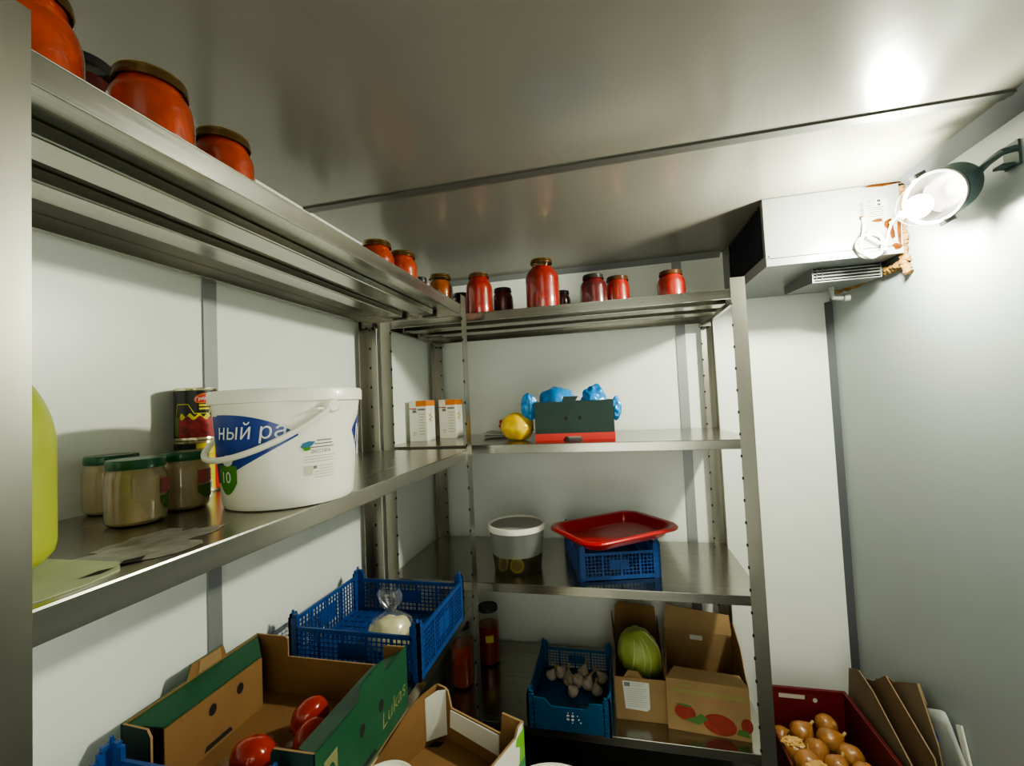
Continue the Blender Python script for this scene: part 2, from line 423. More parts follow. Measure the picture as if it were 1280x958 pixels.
# ------------------------------------------------------------------ left middle shelf
t = thing('squash', 'big smooth yellow green squash standing behind the near left post', 'squash', (.254, -1.822, Z2))
sq = []
for i in range(25):
    u = i/24; z = .236*u
    r = .075*min(1, math.sqrt(max(0, 1-((.12-u)/.16)**2)) if u < .12 else 1)*(1 if u < .55 else math.sqrt(max(0, 1-((u-.55)/.46)**2)))
    sq.append((max(r, .012), z))
sq[0] = (.045, 0)
B().lathe(sq, 40).build('fruit', SQUASH, t)
B().tube([(0, 0, .233), (.002, 0, .244), (.008, .002, .252)], [.010, .008, .009], 8).build('stem', STEMG, t)
tag(B().slab([(.225, -1.86, Z2+.0012), (.392, -1.88, Z2+.0012), (.398, -1.80, Z2+.0012), (.388, -1.762, Z2+.0012), (.36, -1.742, Z2+.0012), (.24, -1.745, Z2+.0012)], (0, 0, -.001)).add(
    [(.372, -1.79, Z2+.0016), (.381, -1.775, Z2+.0016), (.376, -1.758, Z2+.0016), (.368, -1.768, Z2+.0016)], [(0, 1, 2, 3)], 1).add(
    [(.372, -1.752, Z2+.0016), (.381, -1.735, Z2+.0016), (.370, -1.722, Z2+.0016), (.362, -1.74, Z2+.0016)], [(0, 1, 2, 3)], 1).build('paper_sheet', [PAPERG, DARK]), 'pale green torn paper sheet lying under the squash', 'paper')
sp = B(); cs = []
for i in range(40):
    a = 2*PI*i/40; k = 1+.55*noise.noise(Vector((math.cos(a)*1.6, math.sin(a)*1.6, 4.2)))+.25*noise.noise(Vector((math.cos(a)*5, math.sin(a)*5, 1.2)))
    cs.append((.325+.058*k*math.cos(a), -1.690+.085*k*math.sin(a), Z2+.0006))
sp.add(cs+[(.325, -1.690, Z2+.0006)], [(i, (i+1) % 40, 40) for i in range(40)])
tag(sp.build('dried_spill', pbr('dried_spill', (.40, .39, .35), .42, .75, var=.35, scale=45, rvar=.12)), 'dull dried spill smeared on the left middle shelf before the jars', 'spill', kind='stuff')

def mayo_jar(label, loc, lblang):
    t = thing('paste_jar', label, 'jar', loc, group='small jars of paste with green lids')
    h, r = .098, .0385
    prof = [(r*.82, 0), (r*.97, .005), (r, .013), (r, h*.66), (r*.97, h*.75), (r*.90, h*.80), (r*.87, h*.84), (r*.87, h-.01)]
    B().lathe([(a*.965, z+.002) for a, z in prof if z < h*.86], 32).build('contents', BEIGE, t)
    B().lathe(prof, 32, cap1=False).build('glass', GLASS, t)
    B().lathe([(r*.93, h-.014), (r*.95, h-.013), (r*.95, h-.003), (r*.92, h), (r*.5, h-.001)], 32).build('lid', GREENLID, t)
    l = B(); f = cyl(r, lblang, .0008)
    l.flat(grid_region(-.012, .022, lambda x: .044, lambda x: .066, 6), f, 0)
    l.flat(grid_region(-.012, .022, lambda x: .018+.012*max(0, -x)/.012, lambda x: .040+.05*x*.2, 6), f, 1)
    l.build('paper_label', [PINKPR, pbr('leaf_green_print', (.07, .17, .03), .5)], t)
    return t
mayo_jar('paste jar with green lid at the front of the trio', (.185, -1.596, Z2), .50)
mayo_jar('paste jar with green lid and pink label, right one of the trio', (.168, -1.506, Z2), .12)
mayo_jar('paste jar at the back left of the trio, mostly in shadow', (.052, -1.538, Z2), 1.2)

def can(label, loc, art, ang):
    t = thing('food_can', label, 'can', loc, group='tinned beans beside the white bucket')
    r, h = .0385, .108
    B().lathe([(r*.95, 0), (r*1.02, .001), (r*1.02, .004), (r, .006), (r, h-.006), (r*1.02, h-.004), (r*1.02, h-.001), (r*.98, h), (r*.93, h-.003)], 40).build('tin_body', TIN, t)
    b = B(); f = cyl(r, ang, .0004); g = cyl(r, ang, .0009); k = cyl(r, ang, .0013); P = PI*r*.999
    if art == 'front':
        b.flat(grid_region(-P, P, lambda x: .006, lambda x: .102, 48), f, 0)
        b.flat(grid_region(-.034, .040, lambda x: .006, lambda x: .046+.004*math.sin(x*300), 40), g, 1)
        b.flat(grid_region(-.030, .040, lambda x: .046+.004*math.sin(x*300), lambda x: .052+.004*math.sin(x*420), 40), g, 2)
        b.flat(grid_region(-.044, -.026, lambda x: .010, lambda x: .048, 6), g, 3)
        # yellow outline
        pts = [(-.040, .050), (-.036, .074), (-.014, .074), (-.004, .055), (.022, .055), (.027, .080)]
        for (x0, y0), (x1, y1) in zip(pts, pts[1:]):
            d = Vector((x1-x0, y1-y0)).normalized()*.0007; n = Vector((-d.y, d.x))
            for q_ in range(5):
                a_, c_ = q_/5, (q_+1)/5; xa, ya, xb, yb = x0+(x1-x0)*a_, y0+(y1-y0)*a_, x0+(x1-x0)*c_, y0+(y1-y0)*c_
                b.flat([[(xa-n.x, ya-n.y), (xb-n.x, yb-n.y), (xb+n.x, yb+n.y), (xa+n.x, ya+n.y)]], g, 2)
        b.flat(ellg(.012, .086, .0165, .0100, .18), g, 4).flat(ellg(.012, .086, .0148, .0083, .18), k, 5)
        b.flat(shift(text2d('Грядка', .0088, .25), .012, .0858, .15), cyl(r, ang, .0021), 6)
        for yy in (.0715, .0645): b.flat(grid_region(.004, .022, lambda x: yy-.002, lambda x: yy+.002, 5), g, 2)
    else:
        b.flat(grid_region(-P, P, lambda x: .006, lambda x: .102, 48), f, 2)
        b.flat(grid_region(-P*.9, -.016, lambda x: .006, lambda x: .102, 20), g, 0)
        b.flat(grid_region(.020, P*.9, lambda x: .006, lambda x: .102, 20), g, 5)
        for i in range(9):
            yy = .092-i*.0068; b.flat(grid_region(-.012, .010+.004*((i*7) % 3-1), lambda x: yy-.0010, lambda x: yy+.0010, 6), g, 7)
        b.flat(grid_region(-.013, .012, lambda x: .008, lambda x: .026, 6), g, 6)
        for i in range(11):
            x0 = -.0105+i*.002; b.flat(rect2(x0, x0+.0009+(i % 3)*.0003, .010, .024), k, 8)
    b.build('printed_label', [BLACKPR, BEANS, YELPR, pbr('label_leaf_green', (.10, .20, .03), .45), ORPR, REDPR, WHITEPR, pbr('olive_small_print', (.42, .40, .02), .5), GREYPR], t, normals=False)
    return t
can('tin of red beans with black label, on top of another tin', (.045, -1.372, Z2+.1085), 'front', -.72)
can('tin with yellow back label and barcode under the black labelled tin', (.045, -1.372, Z2), 'back', -.36)
can('tin showing yellow and red stripes, tucked behind the white bucket', (.082, -1.290, Z2), 'back', -.80)

# --- big white bucket
BK = thing('bucket', 'big white lidded bucket with blue print on the left middle shelf', 'bucket', (.318, -1.425, Z2))
hb, rb0, rb1 = .197, .107, .121
radz = lambda z: rb0+(rb1-.0008-rb0)*max(0, (z-.008)/.157)
B().lathe([(rb0-.012, 0), (rb0-.003, .002), (rb0, .008)]+[(radz(.008+.157*i/8), .008+.157*i/8) for i in range(1, 8)]+[(rb1-.0008, .165), (rb1, .168), (rb1+.001, hb-.006)], 96).build('pail', WHITEP, BK)
l = B()
l.lathe([(rb1+.002, hb-.022), (rb1+.006, hb-.021), (rb1+.006, hb-.004), (rb1+.004, hb), (rb1-.008, hb+.001), (rb1-.010, hb-.005), (rb1*.5, hb-.006)], 56)
l.build('lid', WHITEP, BK)
def bang(u_deg): return math.radians(u_deg)
view = math.atan2(-2.12+1.425, .905-.318)          # direction of the photographer from the pail
vp = view+.17
pr = B(); f = cyl(radz, vp, .0007); g = cyl(radz, vp, .0012); k = cyl(radz, vp, .0017)
# blue leaf: from -0.19 (left, out of sight) to a point at about -.02
leaf = lambda x0, x1: (lambda x: .150-.030*((x-x0)/(x1-x0))**2 if x > x0 else .150)
def hi(x):
    s = (x+.150)/.142; return .158-.036*s**2.8
def lo(x):
    s = (x+.150)/.142; return .050+.070*s**1.15
pr.flat(grid_region(-.150, -.0085, lo, hi, 30), f, 0)
pr.flat(grid_region(-.172, -.150, lambda x: .045, lambda x: .156, 6), f, 0)
def yeru(size, sh):
    # the letter ы, drawn by hand: stem, bowl, second stem
    q = [[(.075, 0), (.163, 0), (.163, .542), (.075, .542)], [(.567, 0), (.655, 0), (.655, .542), (.567, .542)]]
    def arc(r, ry, k): a = -PI/2+PI*k/12; return (.315+r*math.cos(a), .172+ry*math.sin(a))
    for k in range(12): q.append([arc(.100, .098, k), arc(.185, .172, k), arc(.185, .172, k+1), arc(.100, .098, k+1)])
    q += [[(.163, 0), (.315, 0), (.315, .074), (.163, .074)], [(.163, .270), (.315, .270), (.315, .344), (.163, .344)]]
    return [[((x+sh*y)*size, (y-.27)*size) for x, y in p] for p in q]
sz, xx = .036, -.146
for ch, adv in (('н', .60), ('ы', .745), ('й', .60), (' ', .25), ('р', .63), ('а', .58)):
    if ch == 'ы': pr.flat(shift(yeru(sz, .12), xx, .128), cyl(radz, vp, .0024), 1)
    elif ch != ' ':
        q = text2d(ch, sz, .12, 'LEFT'); lowest = min(y for p in q for x, y in p)
        drop = -.27*sz - (.205*sz if ch == 'р' else 0)
        pr.flat(shift(q, xx, .128+drop-lowest), cyl(radz, vp, .0024), 1)
    xx += adv*sz
# green badge
gb_lo = lambda x: .030-.0+(((x+.128)/.022)**2)*.018
pr.flat(grid_region(-.152, -.104, lambda x: .028+(abs(x+.128)/.024)**2*.020, lambda x: .076, 12), g, 2)
pr.flat(shift(text2d('10', .026), -.128, .056), cyl(radz, vp, .0026), 1)
pr.flat(ellg(-.124, .084, .013, .009), k, 1)
# small back-of-pack panel
pr.flat(shift([[(0, 0), (.004, .006), (.013, .0085), (.024, .0075), (.019, .002), (.012, -.003), (.005, -.004)]], -.006, .100), f, 3)
pr.flat(ell2(.004, .096, .006, .003, 12), g, 2)
for i, (a, b_) in enumerate(((.020, .046), (.016, .048), (.000, .050))):
    yy = .109-i*.0055; pr.flat(grid_region(a, b_, lambda x: yy-.0009, lambda x: yy+.0009, 5), f, 4)
pr.flat(shift(text2d('«ЭКСТРА»', .0085), .027, .0905), f, 4)
for i in range(3):
    yy = .083-i*.0045; pr.flat(grid_region(.000, .052-.004*(i % 2), lambda x: yy-.0006, lambda x: yy+.0006, 6), f, 5)
pr.flat(grid_region(.000, .013, lambda x: .052, lambda x: .068, 3), f, 6)
pr.flat(grid_region(.014, .020, lambda x: .062, lambda x: .067, 2), f, 4)
for i in range(5):
    yy = .066-i*.0046; pr.flat(grid_region(.016 if i > 1 else .024, .050, lambda x: yy-.0005, lambda x: yy+.0005, 5), f, 5)
# the blue leaf of the other side, just coming round
pr.flat(grid_region(.100, .175, lambda x: .120-.060*min(1, (x-.100)/.05), lambda x: .120+.036*min(1, ((x-.100)/.05))**.7, 14), f, 0)
pr.flat(shift(text2d('М', .045, .12), .128, .112), cyl(radz, vp, .0026), 1)
pr.build('printed_label', [BLUEPR, WHITEPR, GREENPR, pbr('teal_print', (.05, .16, .30), .5), GREYPR, PALEPR, pbr('pale_patch_print', (.62, .58, .48), .6)], BK, normals=False)
# handle lugs and bail: pivots on the right and left of the view, hangs down across the front
hd = B(); piv = .166
pa, pb = view+.52, view+.52-PI
A = Vector((math.cos(pa), math.sin(pa), 0))*(rb1+.008); Bv = Vector((math.cos(pb), math.sin(pb), 0))*(rb1+.008)
pts = []
fd = Vector((math.cos(view-1.05), math.sin(view-1.05), 0))
for i in range(25):
    a = PI*i/24
    p = Vector((math.cos(pa-a), math.sin(pa-a), 0))*(rb1+.008+.002*math.sin(a)); p.z = piv-.080*math.sin(a)**.9
    pts.append(p)
hd.tube(pts, [.0045]+[.0052]*23+[.0045], 8)
hd.build('handle', WHITEP, BK)
for a in (pa, pb):
    lg = B()
    M = Matrix.Rotation(a, 4, 'Z') @ Matrix.Translation((rb1+.004, 0, piv)) @ Matrix.Rotation(PI/2, 4, 'Y')
    lg.lathe([(.012, -.004), (.012, .006), (.009, .009), (.004, .009)], 18, 0, M)
    lg.box(-.002, .006, -.026, .026, -.006, -.002, 0, Matrix.Rotation(a, 4, 'Z') @ Matrix.Translation((rb1+.002, 0, piv)))
    lg.build('handle_lug', WHITEP, BK)

# ------------------------------------------------------------------ lattice crates
def crate(name, label, w, d, h, mat, loc, rz, front_low=False, group='blue plastic lattice crates', nubs=True, walls=(None,)*4):
    t = thing(name, label, 'crate', loc, rz, group)
    th, pw = .004, .026
    # base
    b = B().box(-w/2+.006, w/2-.006, -d/2+.006, d/2-.006, .004, .008)
    for i in range(int((w-.03)/.03)): x = -w/2+.02+i*.03; b.box(x, x+.004, -d/2+.006, d/2-.006, .001, .0105)
    for i in range(int((d-.03)/.03)): y = -d/2+.02+i*.03; b.box(-w/2+.006, w/2-.006, y, y+.004, .0015, .0100)
    b.build('base', mat, t)
    for sx in (-1, 1):
        for sy in (-1, 1):
            c = B(); X = sx*w/2; Y = sy*d/2
            x0, x1 = sorted((X, X-sx*pw)); y0, y1 = sorted((Y, Y-sy*.007)); c.box(x0, x1, y0, y1, 0, h)
            x0, x1 = sorted((X, X-sx*.007)); y0, y1 = sorted((Y, Y-sy*pw)); c.box(x0, x1, y0, y1, 0, h)
            for zz in [h*.16*k for k in range(1, 6)]:
                x0, x1 = sorted((X+sx*.001, X-sx*pw)); y0, y1 = sorted((Y+sy*.001, Y-sy*.008)); c.box(x0, x1, y0, y1, zz, zz+.003)
                x0, x1 = sorted((X+sx*.001, X-sx*.008)); y0, y1 = sorted((Y+sy*.001, Y-sy*pw)); c.box(x0, x1, y0, y1, zz, zz+.003)
            # stacking nub
            x0, x1 = sorted((X-sx*.002, X-sx*.022)); y0, y1 = sorted((Y-sy*.002, Y-sy*.010)); c.box(x0, x1, y0, y1, h, h+.008)
            x0, x1 = sorted((X-sx*.002, X-sx*.010)); y0, y1 = sorted((Y-sy*.002, Y-sy*.022)); c.box(x0, x1, y0, y1, h, h+.008)
            c.lathe([(.0045, h), (.003, h+.017)], 8, 0, Matrix.Translation((X-sx*.008, Y-sy*.008, 0)))
            c.build('corner_post', mat, t)
    for k, (L, off, ang) in enumerate(((w-2*pw+.01, -d/2, 0), (w-2*pw+.01, d/2, PI), (d-2*pw+.01, w/2, PI/2), (d-2*pw+.01, -w/2, -PI/2))):
        M = Matrix.Rotation(ang, 4, 'Z') @ Matrix.Translation((0, -(w if k > 1 else d)/2, 0))
        hw = h-.022 if k < 2 else h-.010
        q = B()
        if front_low and k == 0:
            # solid low front with a dipped lip
            q.slab([(-L/2, 0, .002), (L/2, 0, .002), (L/2, 0, h-.010), (L*.30, 0, h-.012), (L*.24, 0, h-.034), (-L*.24, 0, h-.034), (-L*.32, 0, h-.010), (-L/2, 0, h-.008)], (0, th, 0))
            q.v = [tuple(M @ Vector(v)) for v in q.v]
            q.build('front_wall', mat, t, bevel=.001)
            lg = B()  # small white squares and specks on the low front wall
            for dx, dz in ((-.006, .055), (.010, .055), (-.006, .043), (.010, .043)):
                lg.box(dx, dx+.009, -.0012, 0, dz, dz+.006, 0, M)
            for dx, dz, s in ((.030, .058, .003), (.034, .046, .004), (.040, .036, .004), (-.002, .066, .003), (.014, .067, .003), (.012, .034, .003)):
                lg.box(dx, dx+s, -.0012, 0, dz, dz+s, 0, M)
            lg.build('white_mark', WHITEPR, t)
            continue
        q.box(-L/2, L/2, 0, th+.002, hw-.010, hw, 0, M)
        q.box(-L/2, L/2, 0, th, .002, .016, 0, M)
        n = max(5, round(L/.0135))
        for i in range(n+1):
            x = -L/2+L*i/n; big = i % 5 == 0
            q.box(x-(.0035 if big else .0014), x+(.0035 if big else .0014), -.001 if big else .0005, th, .014, hw-.008, 0, M)
        m = max(3, round((hw-.024)/.0125))
        for i in range(1, m):
            z = .016+(hw-.026)*i/m
            q.box(-L/2, L/2, .001, th-.001, z-.0013, z+.0013, 0, M)
        # solid pads
        q.box(-L*.13, L*.13, .0006, th-.0006, hw*.36, hw*.72, 0, M)
        q.build('lattice_wall', mat, t)
    return t
crate('vegetable_crate', 'blue lattice crate with a bag of dough on the left lower shelf', .366, .312, .128, BLUEPL, (.236, -.978, Z3), 0)
crate('vegetable_crate', 'blue lattice crate corner at the bottom left, nearer than the green carton', .330, .300, .128, BLUEPL, (.232, -1.700, Z3), 0)
cb = crate('vegetable_crate', 'small blue lattice crate under the red tray', .300, .330, .122, BLUEPL, (.848, -.318, Z3), math.radians(15))
crate('vegetable_crate', 'blue crate holding garlic on the back bottom shelf', .292, .345, .118, TEALPL, (.690, -.395, Z4), math.radians(0), front_low=True)

# bag of dough in the crate
t = thing('dough_bag', 'clear plastic bag of cream dough tied at top, in a blue crate', 'bag', (.286, -1.030, Z3+.0108))
B().blob((0, 0, .040), (.060, .055, .042), 4, .16, 2.4, 3, fn=lambda q, d: Vector((q.x, q.y, max(q.z, -.039)))).build('dough', DOUGH, t)
fb = B(); n = 28
prof = [(.056, -.001), (.066, .012), (.064, .045), (.050, .078), (.022, .096), (.012, .103), (.020, .112), (.034, .128), (.038, .145), (.030, .158)]
vs = []; fs = []
for k, (r, z) in enumerate(prof):
    for i in range(n):
        a = 2*PI*i/n; w_ = 1+.16*noise.noise(Vector((math.cos(a)*2, math.sin(a)*2, z*30)))
        vs.append((r*w_*math.cos(a), r*w_*math.sin(a)*(1 if k < 6 else .55), z))
for k in range(len(prof)-1):
    for i in range(n):
        j = (i+1) % n; fs.append((k*n+i, k*n+j, (k+1)*n+j, (k+1)*n+i))
fb.add(vs, fs, 0, True); fb.build('clear_film', FILM, t)

# ------------------------------------------------------------------ green printed carton with tomatoes
G = thing('produce_carton', 'green printed carton tray with tomatoes on the left lower shelf', 'carton', (.236, -1.372, Z3+.0005))
gw, gd, gh, ct = .388, .300, .134, .004
B().box(-gw/2, gw/2, -gd/2, gd/2, 0, ct).build('base', CARD, G)
def wallpoly(s0, s1, prof): return [(s0, 0)]+[(s1, 0)]+prof
# long side walls along y (left/right): green outside, tan inside, tab raised in the middle
for sx, nm in ((-1, 'side_wall'), (1, 'side_wall')):
    X = sx*gw/2
    poly = [(-gd/2, ct), (gd/2, ct), (gd/2, gh), (.060, gh), (.052, gh+.026), (-.022, gh+.026), (-.032, gh), (-gd/2, gh)]
    wl = B().slab([(X, y, z) for y, z in poly], (-sx*ct, 0, 0), 0, 0, 1)
    # green folded top flange, inward, tapered at its ends
    fl = B().slab([(X-sx*ct, -gd/2+.004, gh-.004), (X-sx*ct, gd/2-.004, gh-.004), (X-sx*.056, gd/2-.050, gh-.020), (X-sx*.056, -gd/2+.030, gh-.020)], (0, 0, -.003), 0)
    fl.build('top_flange', GREENC, G)
    # inner liner wall
    q = B().slab([(X-sx*.058, -gd/2+.03, ct), (X-sx*.058, gd/2-.05, ct), (X-sx*.058, gd/2-.05, gh-.024), (X-sx*.058, -gd/2+.03, gh-.024)], (sx*.003, 0, 0))
    fin = lambda y, z: (X-sx*.0587, y, z)
    fout = lambda y, z: (X+sx*.0006, y, z)
    for bb, fn, mi in ((q, fin, 1), (wl, fout, 2)):
        bb.flat(ell2(-.025, gh*.60, .0085, .011, 14), fn, mi).flat(ell2(.040, gh*.60, .0085, .011, 14), fn, mi)
        bb.flat([[(-.045, .010), (.02, .010), (.014, .020), (-.04, .020)]], fn, mi)
    q.build('inner_wall', [CARD, DARK], G)
    wl.build(nm, [GREENC, CARD, DARK], G)
lg = B(); fout = lambda y, z: (gw/2+.0007, y, z)
lg.flat(shift(text2d('Lukas', .044, .2), .088, .050, .12), fout, 0)
lab(lg.build('printed_logo', pbr('pale_gold_print', (.20, .22, .09), .5), G, normals=False), 'pale gold script')
B().flat(rect2(-.132, -.098, .045, .108), fout, 0).flat(ell2(-.115, .078, .010, .017, 12), lambda y, z: (gw/2+.0012, y, z), 1).build('printed_emblem', [pbr('pale_emblem', (.22, .22, .10), .5), GREENC], G, normals=False)
# tan handle tab folded up on the left wall
B().slab([(-gw/2+.0002, -.008, gh+.001), (-gw/2+.0002, .046, gh+.001), (-gw/2+.0002, .044, gh+.024), (-gw/2+.0002, -.004, gh+.024)], (.0055, 0, 0)).build('handle_tab', CARDP, G)
# end walls across x: corner posts full height, middle lower
for sy in (-1, 1):
    Y = sy*gd/2; m = gh*.66 if sy > 0 else gh*.20
    a = gw/2-.002
    poly = [(-a, ct), (a, ct), (a, gh), (a-.045, gh-.001), (a-.052, gh-.006), (a-.052, m), (-a+.085, m), (-a+.085, gh-.006), (-a+.078, gh-.001), (-a, gh)]
    if sy < 0: poly = [(-a, ct), (a, ct), (a, gh), (a-.075, gh-.001), (a-.080, gh-.008), (a-.080, m), (-a+.064, m), (-a+.064, gh-.016), (-a+.056, gh-.003), (-a, gh)]
    B().slab([(x, Y, z) for x, z in poly], (0, -sy*ct, 0), 0, 1, 2).build('end_wall', [GREEND, CARDP, CARD], G)
bl = B()
for (x, y, s) in ((-.005, .045, .012),): bl.flat([[(x-s, y-s*.5), (x+s, y-s*.5), (x+s*1.1, y+s*.5), (x-s*.9, y+s*.5)]], lambda p, q: (p, q, ct+.0006))
bl.build('floor_slot', DARK, G)

def tomato(label, loc, r, rot):
    t = thing('tomato', label, 'tomato', loc, rot=rot, group='tomatoes in the green carton')
    B().blob((0, 0, 0), (r, r, r*.84), 4, .05, 1.5, r*100, fn=lambda q, d: q*(1-.10*max(0, d.z)**8)).build('flesh', TOMATO, t)
    s = B()
    for i in range(5):
        a = 2*PI*i/5; s.slab([(.002*math.cos(a+1.5), .002*math.sin(a+1.5), r*.77), (r*.40*math.cos(a), r*.40*math.sin(a), r*.77), (.002*math.cos(a-1.5), .002*math.sin(a-1.5), r*.77)], (0, 0, .002))
    s.tube([(0, 0, r*.75), (.001, .001, r*.98)], .002, 6)
    s.build('calyx', STEMG, t)
    return t
tz = Z3+.0045
tomato('ripe tomato at the back of the green carton', (.268, -1.330, tz+.0345), .038, (.5, 1.9, .3))
tomato('ripe tomato half behind the right wall of the green carton', (.318, -1.385, tz+.0345), .037, (1.4, .6, .9))
tomato('ripe tomato nearest the front of the green carton', (.236, -1.440, tz+.0360), .040, (2.4, .4, .3))
o = B()
for i in range(6):
    o.blob((.16+.025*(i % 3)+.01*i, -1.42+.04*(i//3)+.02*(i % 2), tz+.004), (.016+.004*(i % 3), .012, .004), 2, .5, 3, i)
tag(o.build('film_scraps', FILM), 'thin clear plastic shreds on the floor of the green carton', 'plastic film', kind='stuff')

# ------------------------------------------------------------------ back rack, second shelf
def carton(label, x0, x1, y0, y1, h):
    t = thing('food_carton', label, 'carton', ((x0+x1)/2, (y0+y1)/2, Z2), group='small white and orange cartons')
    w, d = x1-x0, y1-y0
    B().box(-w/2, w/2, -d/2, d/2, 0, h).build('box', WHITEC, t, bevel=.0015)
    p = B(); ff = lambda x, z: (-w/2+x, -d/2-.0006, z); fr = lambda y, z: (w/2+.0006, -d/2+y, z)
    p.flat(rect2(w*.40, w, h*.86, h*.995), ff, 0).flat(rect2(0, d, h*.86, h*.995), fr, 0)
    p.flat(rect2(0, w*.42, h*.795, h*.815), ff, 3)
    p.flat(rect2(w*.20, w*.42, h*.78, h*.80), ff, 1).flat(rect2(w*.20, w*.42, h*.70, h*.765), ff, 1)
    p.flat(rect2(w*.50, w*.92, h*.76, h*.80), ff, 1)
    for i in range(8):
        z = h*(.66-.07*i); p.flat(rect2(w*(.55+.02*(i % 2)), w*(.9-.03*(i % 3)), z, z+h*.018), ff, 2)
    p.flat(rect2(w*.2, w*.4, h*.2, h*.225), ff, 2).flat(rect2(w*.2, w*.38, h*.15, h*.17), ff, 2)
    p.flat(shift(text2d('12', h*.15), d*.5, h*.75), fr, 2)
    for a in range(5): p.flat(ell2(d*.45+.012*math.cos(a*1.26), h*.58+.014*math.sin(a*1.26), .009, .005, 8, a*1.26), fr, 4)
    p.flat([[(d*.45, h*.55), (d*.5, h*.45), (d*.53, h*.45), (d*.49, h*.56)]], fr, 4)
    p.build('printed_label', [ORPR, GREYPR, PALEPR, REDPR, pbr('mustard_print', (.50, .38, .04), .5)], t, normals=False)
carton('white and orange food carton, left one of two', .022, .104, -.345, -.255, .178)
carton('white and orange food carton, right one beside the thin post', .112, .194, -.225, -.135, .178)
o = B()
for i, (x, y, a) in enumerate(((.39, -.23, .2), (.40, -.25, .35), (.385, -.24, .05), (.41, -.235, -.1))):
    M = Matrix.Translation((x, y, Z2+.002+i*.006)) @ Matrix.Rotation(a, 4, 'Z') @ Matrix.Rotation(.04*(i-1), 4, 'Y')
    tag(B().box(-.06, .06, -.035, .035, 0, .004, 0, M).build('paper_packet', [PAPER, pbr('grey_packet', (.40, .40, .38), .6)][i % 2]),
        ['white paper packet at the bottom of the pile behind the yellow bag', 'grey paper packet second from below behind the yellow bag', 'white paper packet third from below behind the yellow bag', 'grey paper packet on top of the pile behind the yellow bag'][i], 'packet', 'paper packets behind the yellow bag')
t = thing('yellow_bag', 'crumpled yellow plastic bag bundle left of the dark green box', 'bag', (.520, -.405, Z2))
B().blob((0, 0, .054), (.066, .060, .056), 4, .10, 2.2, 5, fn=lambda q, d: Vector((q.x, q.y, max(q.z, -.052)))).build('bundle', YELBAG, t)
lab(B().blob((-.058, .02, .060), (.020, .020, .024), 3, .5, 3, 2).build('knot', pbr('red_bag', (.45, .04, .02), .4), t), 'red twisted corner')

GB = thing('storage_box', 'dark green cardboard box with red base holding blue bags', 'box', (.746, -.337, Z2), math.radians(2.5))
w, d, h = .298, .225, .148
q = B().slab([(-w/2, -d/2, .026), (w/2, -d/2, .026), (w/2-.004, -d/2, h), (-.022+.03, -d/2, h-.001), (.020, -d/2, h+.018), (-.036, -d/2, h+.018), (-.042, -d/2, h-.001), (-w/2, -d/2, h)], (0, .004, 0))
q.flat(ell2(-.030, .083, .006, .008, 14), lambda x, z: (x, -d/2-.0006, z), 1).flat(ell2(.022, .083, .006, .008, 14), lambda x, z: (x, -d/2-.0006, z), 1)
q.build('front_wall', [GREEND, DARK], GB)
B().box(-w/2, -w/2+.004, -d/2+.004, d/2, .026, h).build('side_wall', GREEND, GB)
B().box(w/2-.004, w/2, -d/2+.004, d/2, .026, h).build('side_wall', GREEND, GB)
B().box(-w/2, w/2, d/2-.004, d/2, .026, h).build('back_wall', GREEND, GB)
B().slab([(-w/2-.001, -d/2-.001, 0), (-.045, -d/2-.001, 0), (-.035, -d/2-.001, .014), (.022, -d/2-.001, .014), (.030, -d/2-.001, 0), (w/2+.001, -d/2-.001, 0), (w/2+.001, -d/2-.001, .0265), (-w/2-.001, -d/2-.001, .0265)], (0, d+.002, 0)).build('base', pbr('red_box_base', (.62, .035, .03), .45), GB)
def bag(label, c, r, seed, amp, extra=()):
    t = thing('blue_bag', label, 'bag', c, group='blue bags stuffed in the dark green box')
    b = B().blob((0, 0, 0), r, 4, amp, 2.6, seed)
    b.build('bag_body', BLUEBAG, t)
    for e, er, es in extra: B().blob(e, er, 4, .28, 2.4, es).build('bag_flap', BLUEBAG, t)
bag('domed blue plastic bag at the left of the dark green box', (.678, -.345, Z2+.128), (.078, .070, .080), 11, .14, (((-.105, -.075, .004), (.030, .022, .050), 5),))
bag('peaked blue plastic bag at the right of the dark green box', (.822, -.355, Z2+.128), (.050, .055, .078), 23, .26, (((.086, -.05, -.012), (.020, .022, .042), 9),))

# ------------------------------------------------------------------ back rack, third shelf
T = thing('plastic_tub', 'frosted clear tub with white rimmed lid on the back third shelf', 'tub', (.498, -.405, Z3))
r0, r1, h = .093, .110, .178
rr = lambda z: r0+(r1-r0)*z/h
B().lathe([(r0-.004, 0), (r0, .004), (rr(.068), .068)], 48, cap1=False).build('lower_wall', clear('wet_tub', (.8, .8, .75), .1, .15, .06, (.4, .4, .35)), T)
B().lathe([(rr(.068), .068), (rr(h-.012), h-.012)], 48, cap0=False, cap1=False).build('tub_wall', TUBW, T)
B().lathe([(r0-.006, .002), (r0-.002, .005), (rr(.066)-.002, .066)], 40).build('brine', BRINE, T)
B().lathe([(r1+.001, h-.020), (r1+.005, h-.019), (r1+.005, h-.004), (r1+.003, h+.001), (r1-.004, h+.001), (r1-.007, h-.005)], 48, cap0=False, cap1=False).build('lid_rim', WHITEP, T)
B().lathe([(r1-.006, h-.006), (r1-.05, h-.005)], 48).build('lid', clear('lid_film', (.95, .95, .95), .15, .25, .80, (.62, .62, .58)), T)
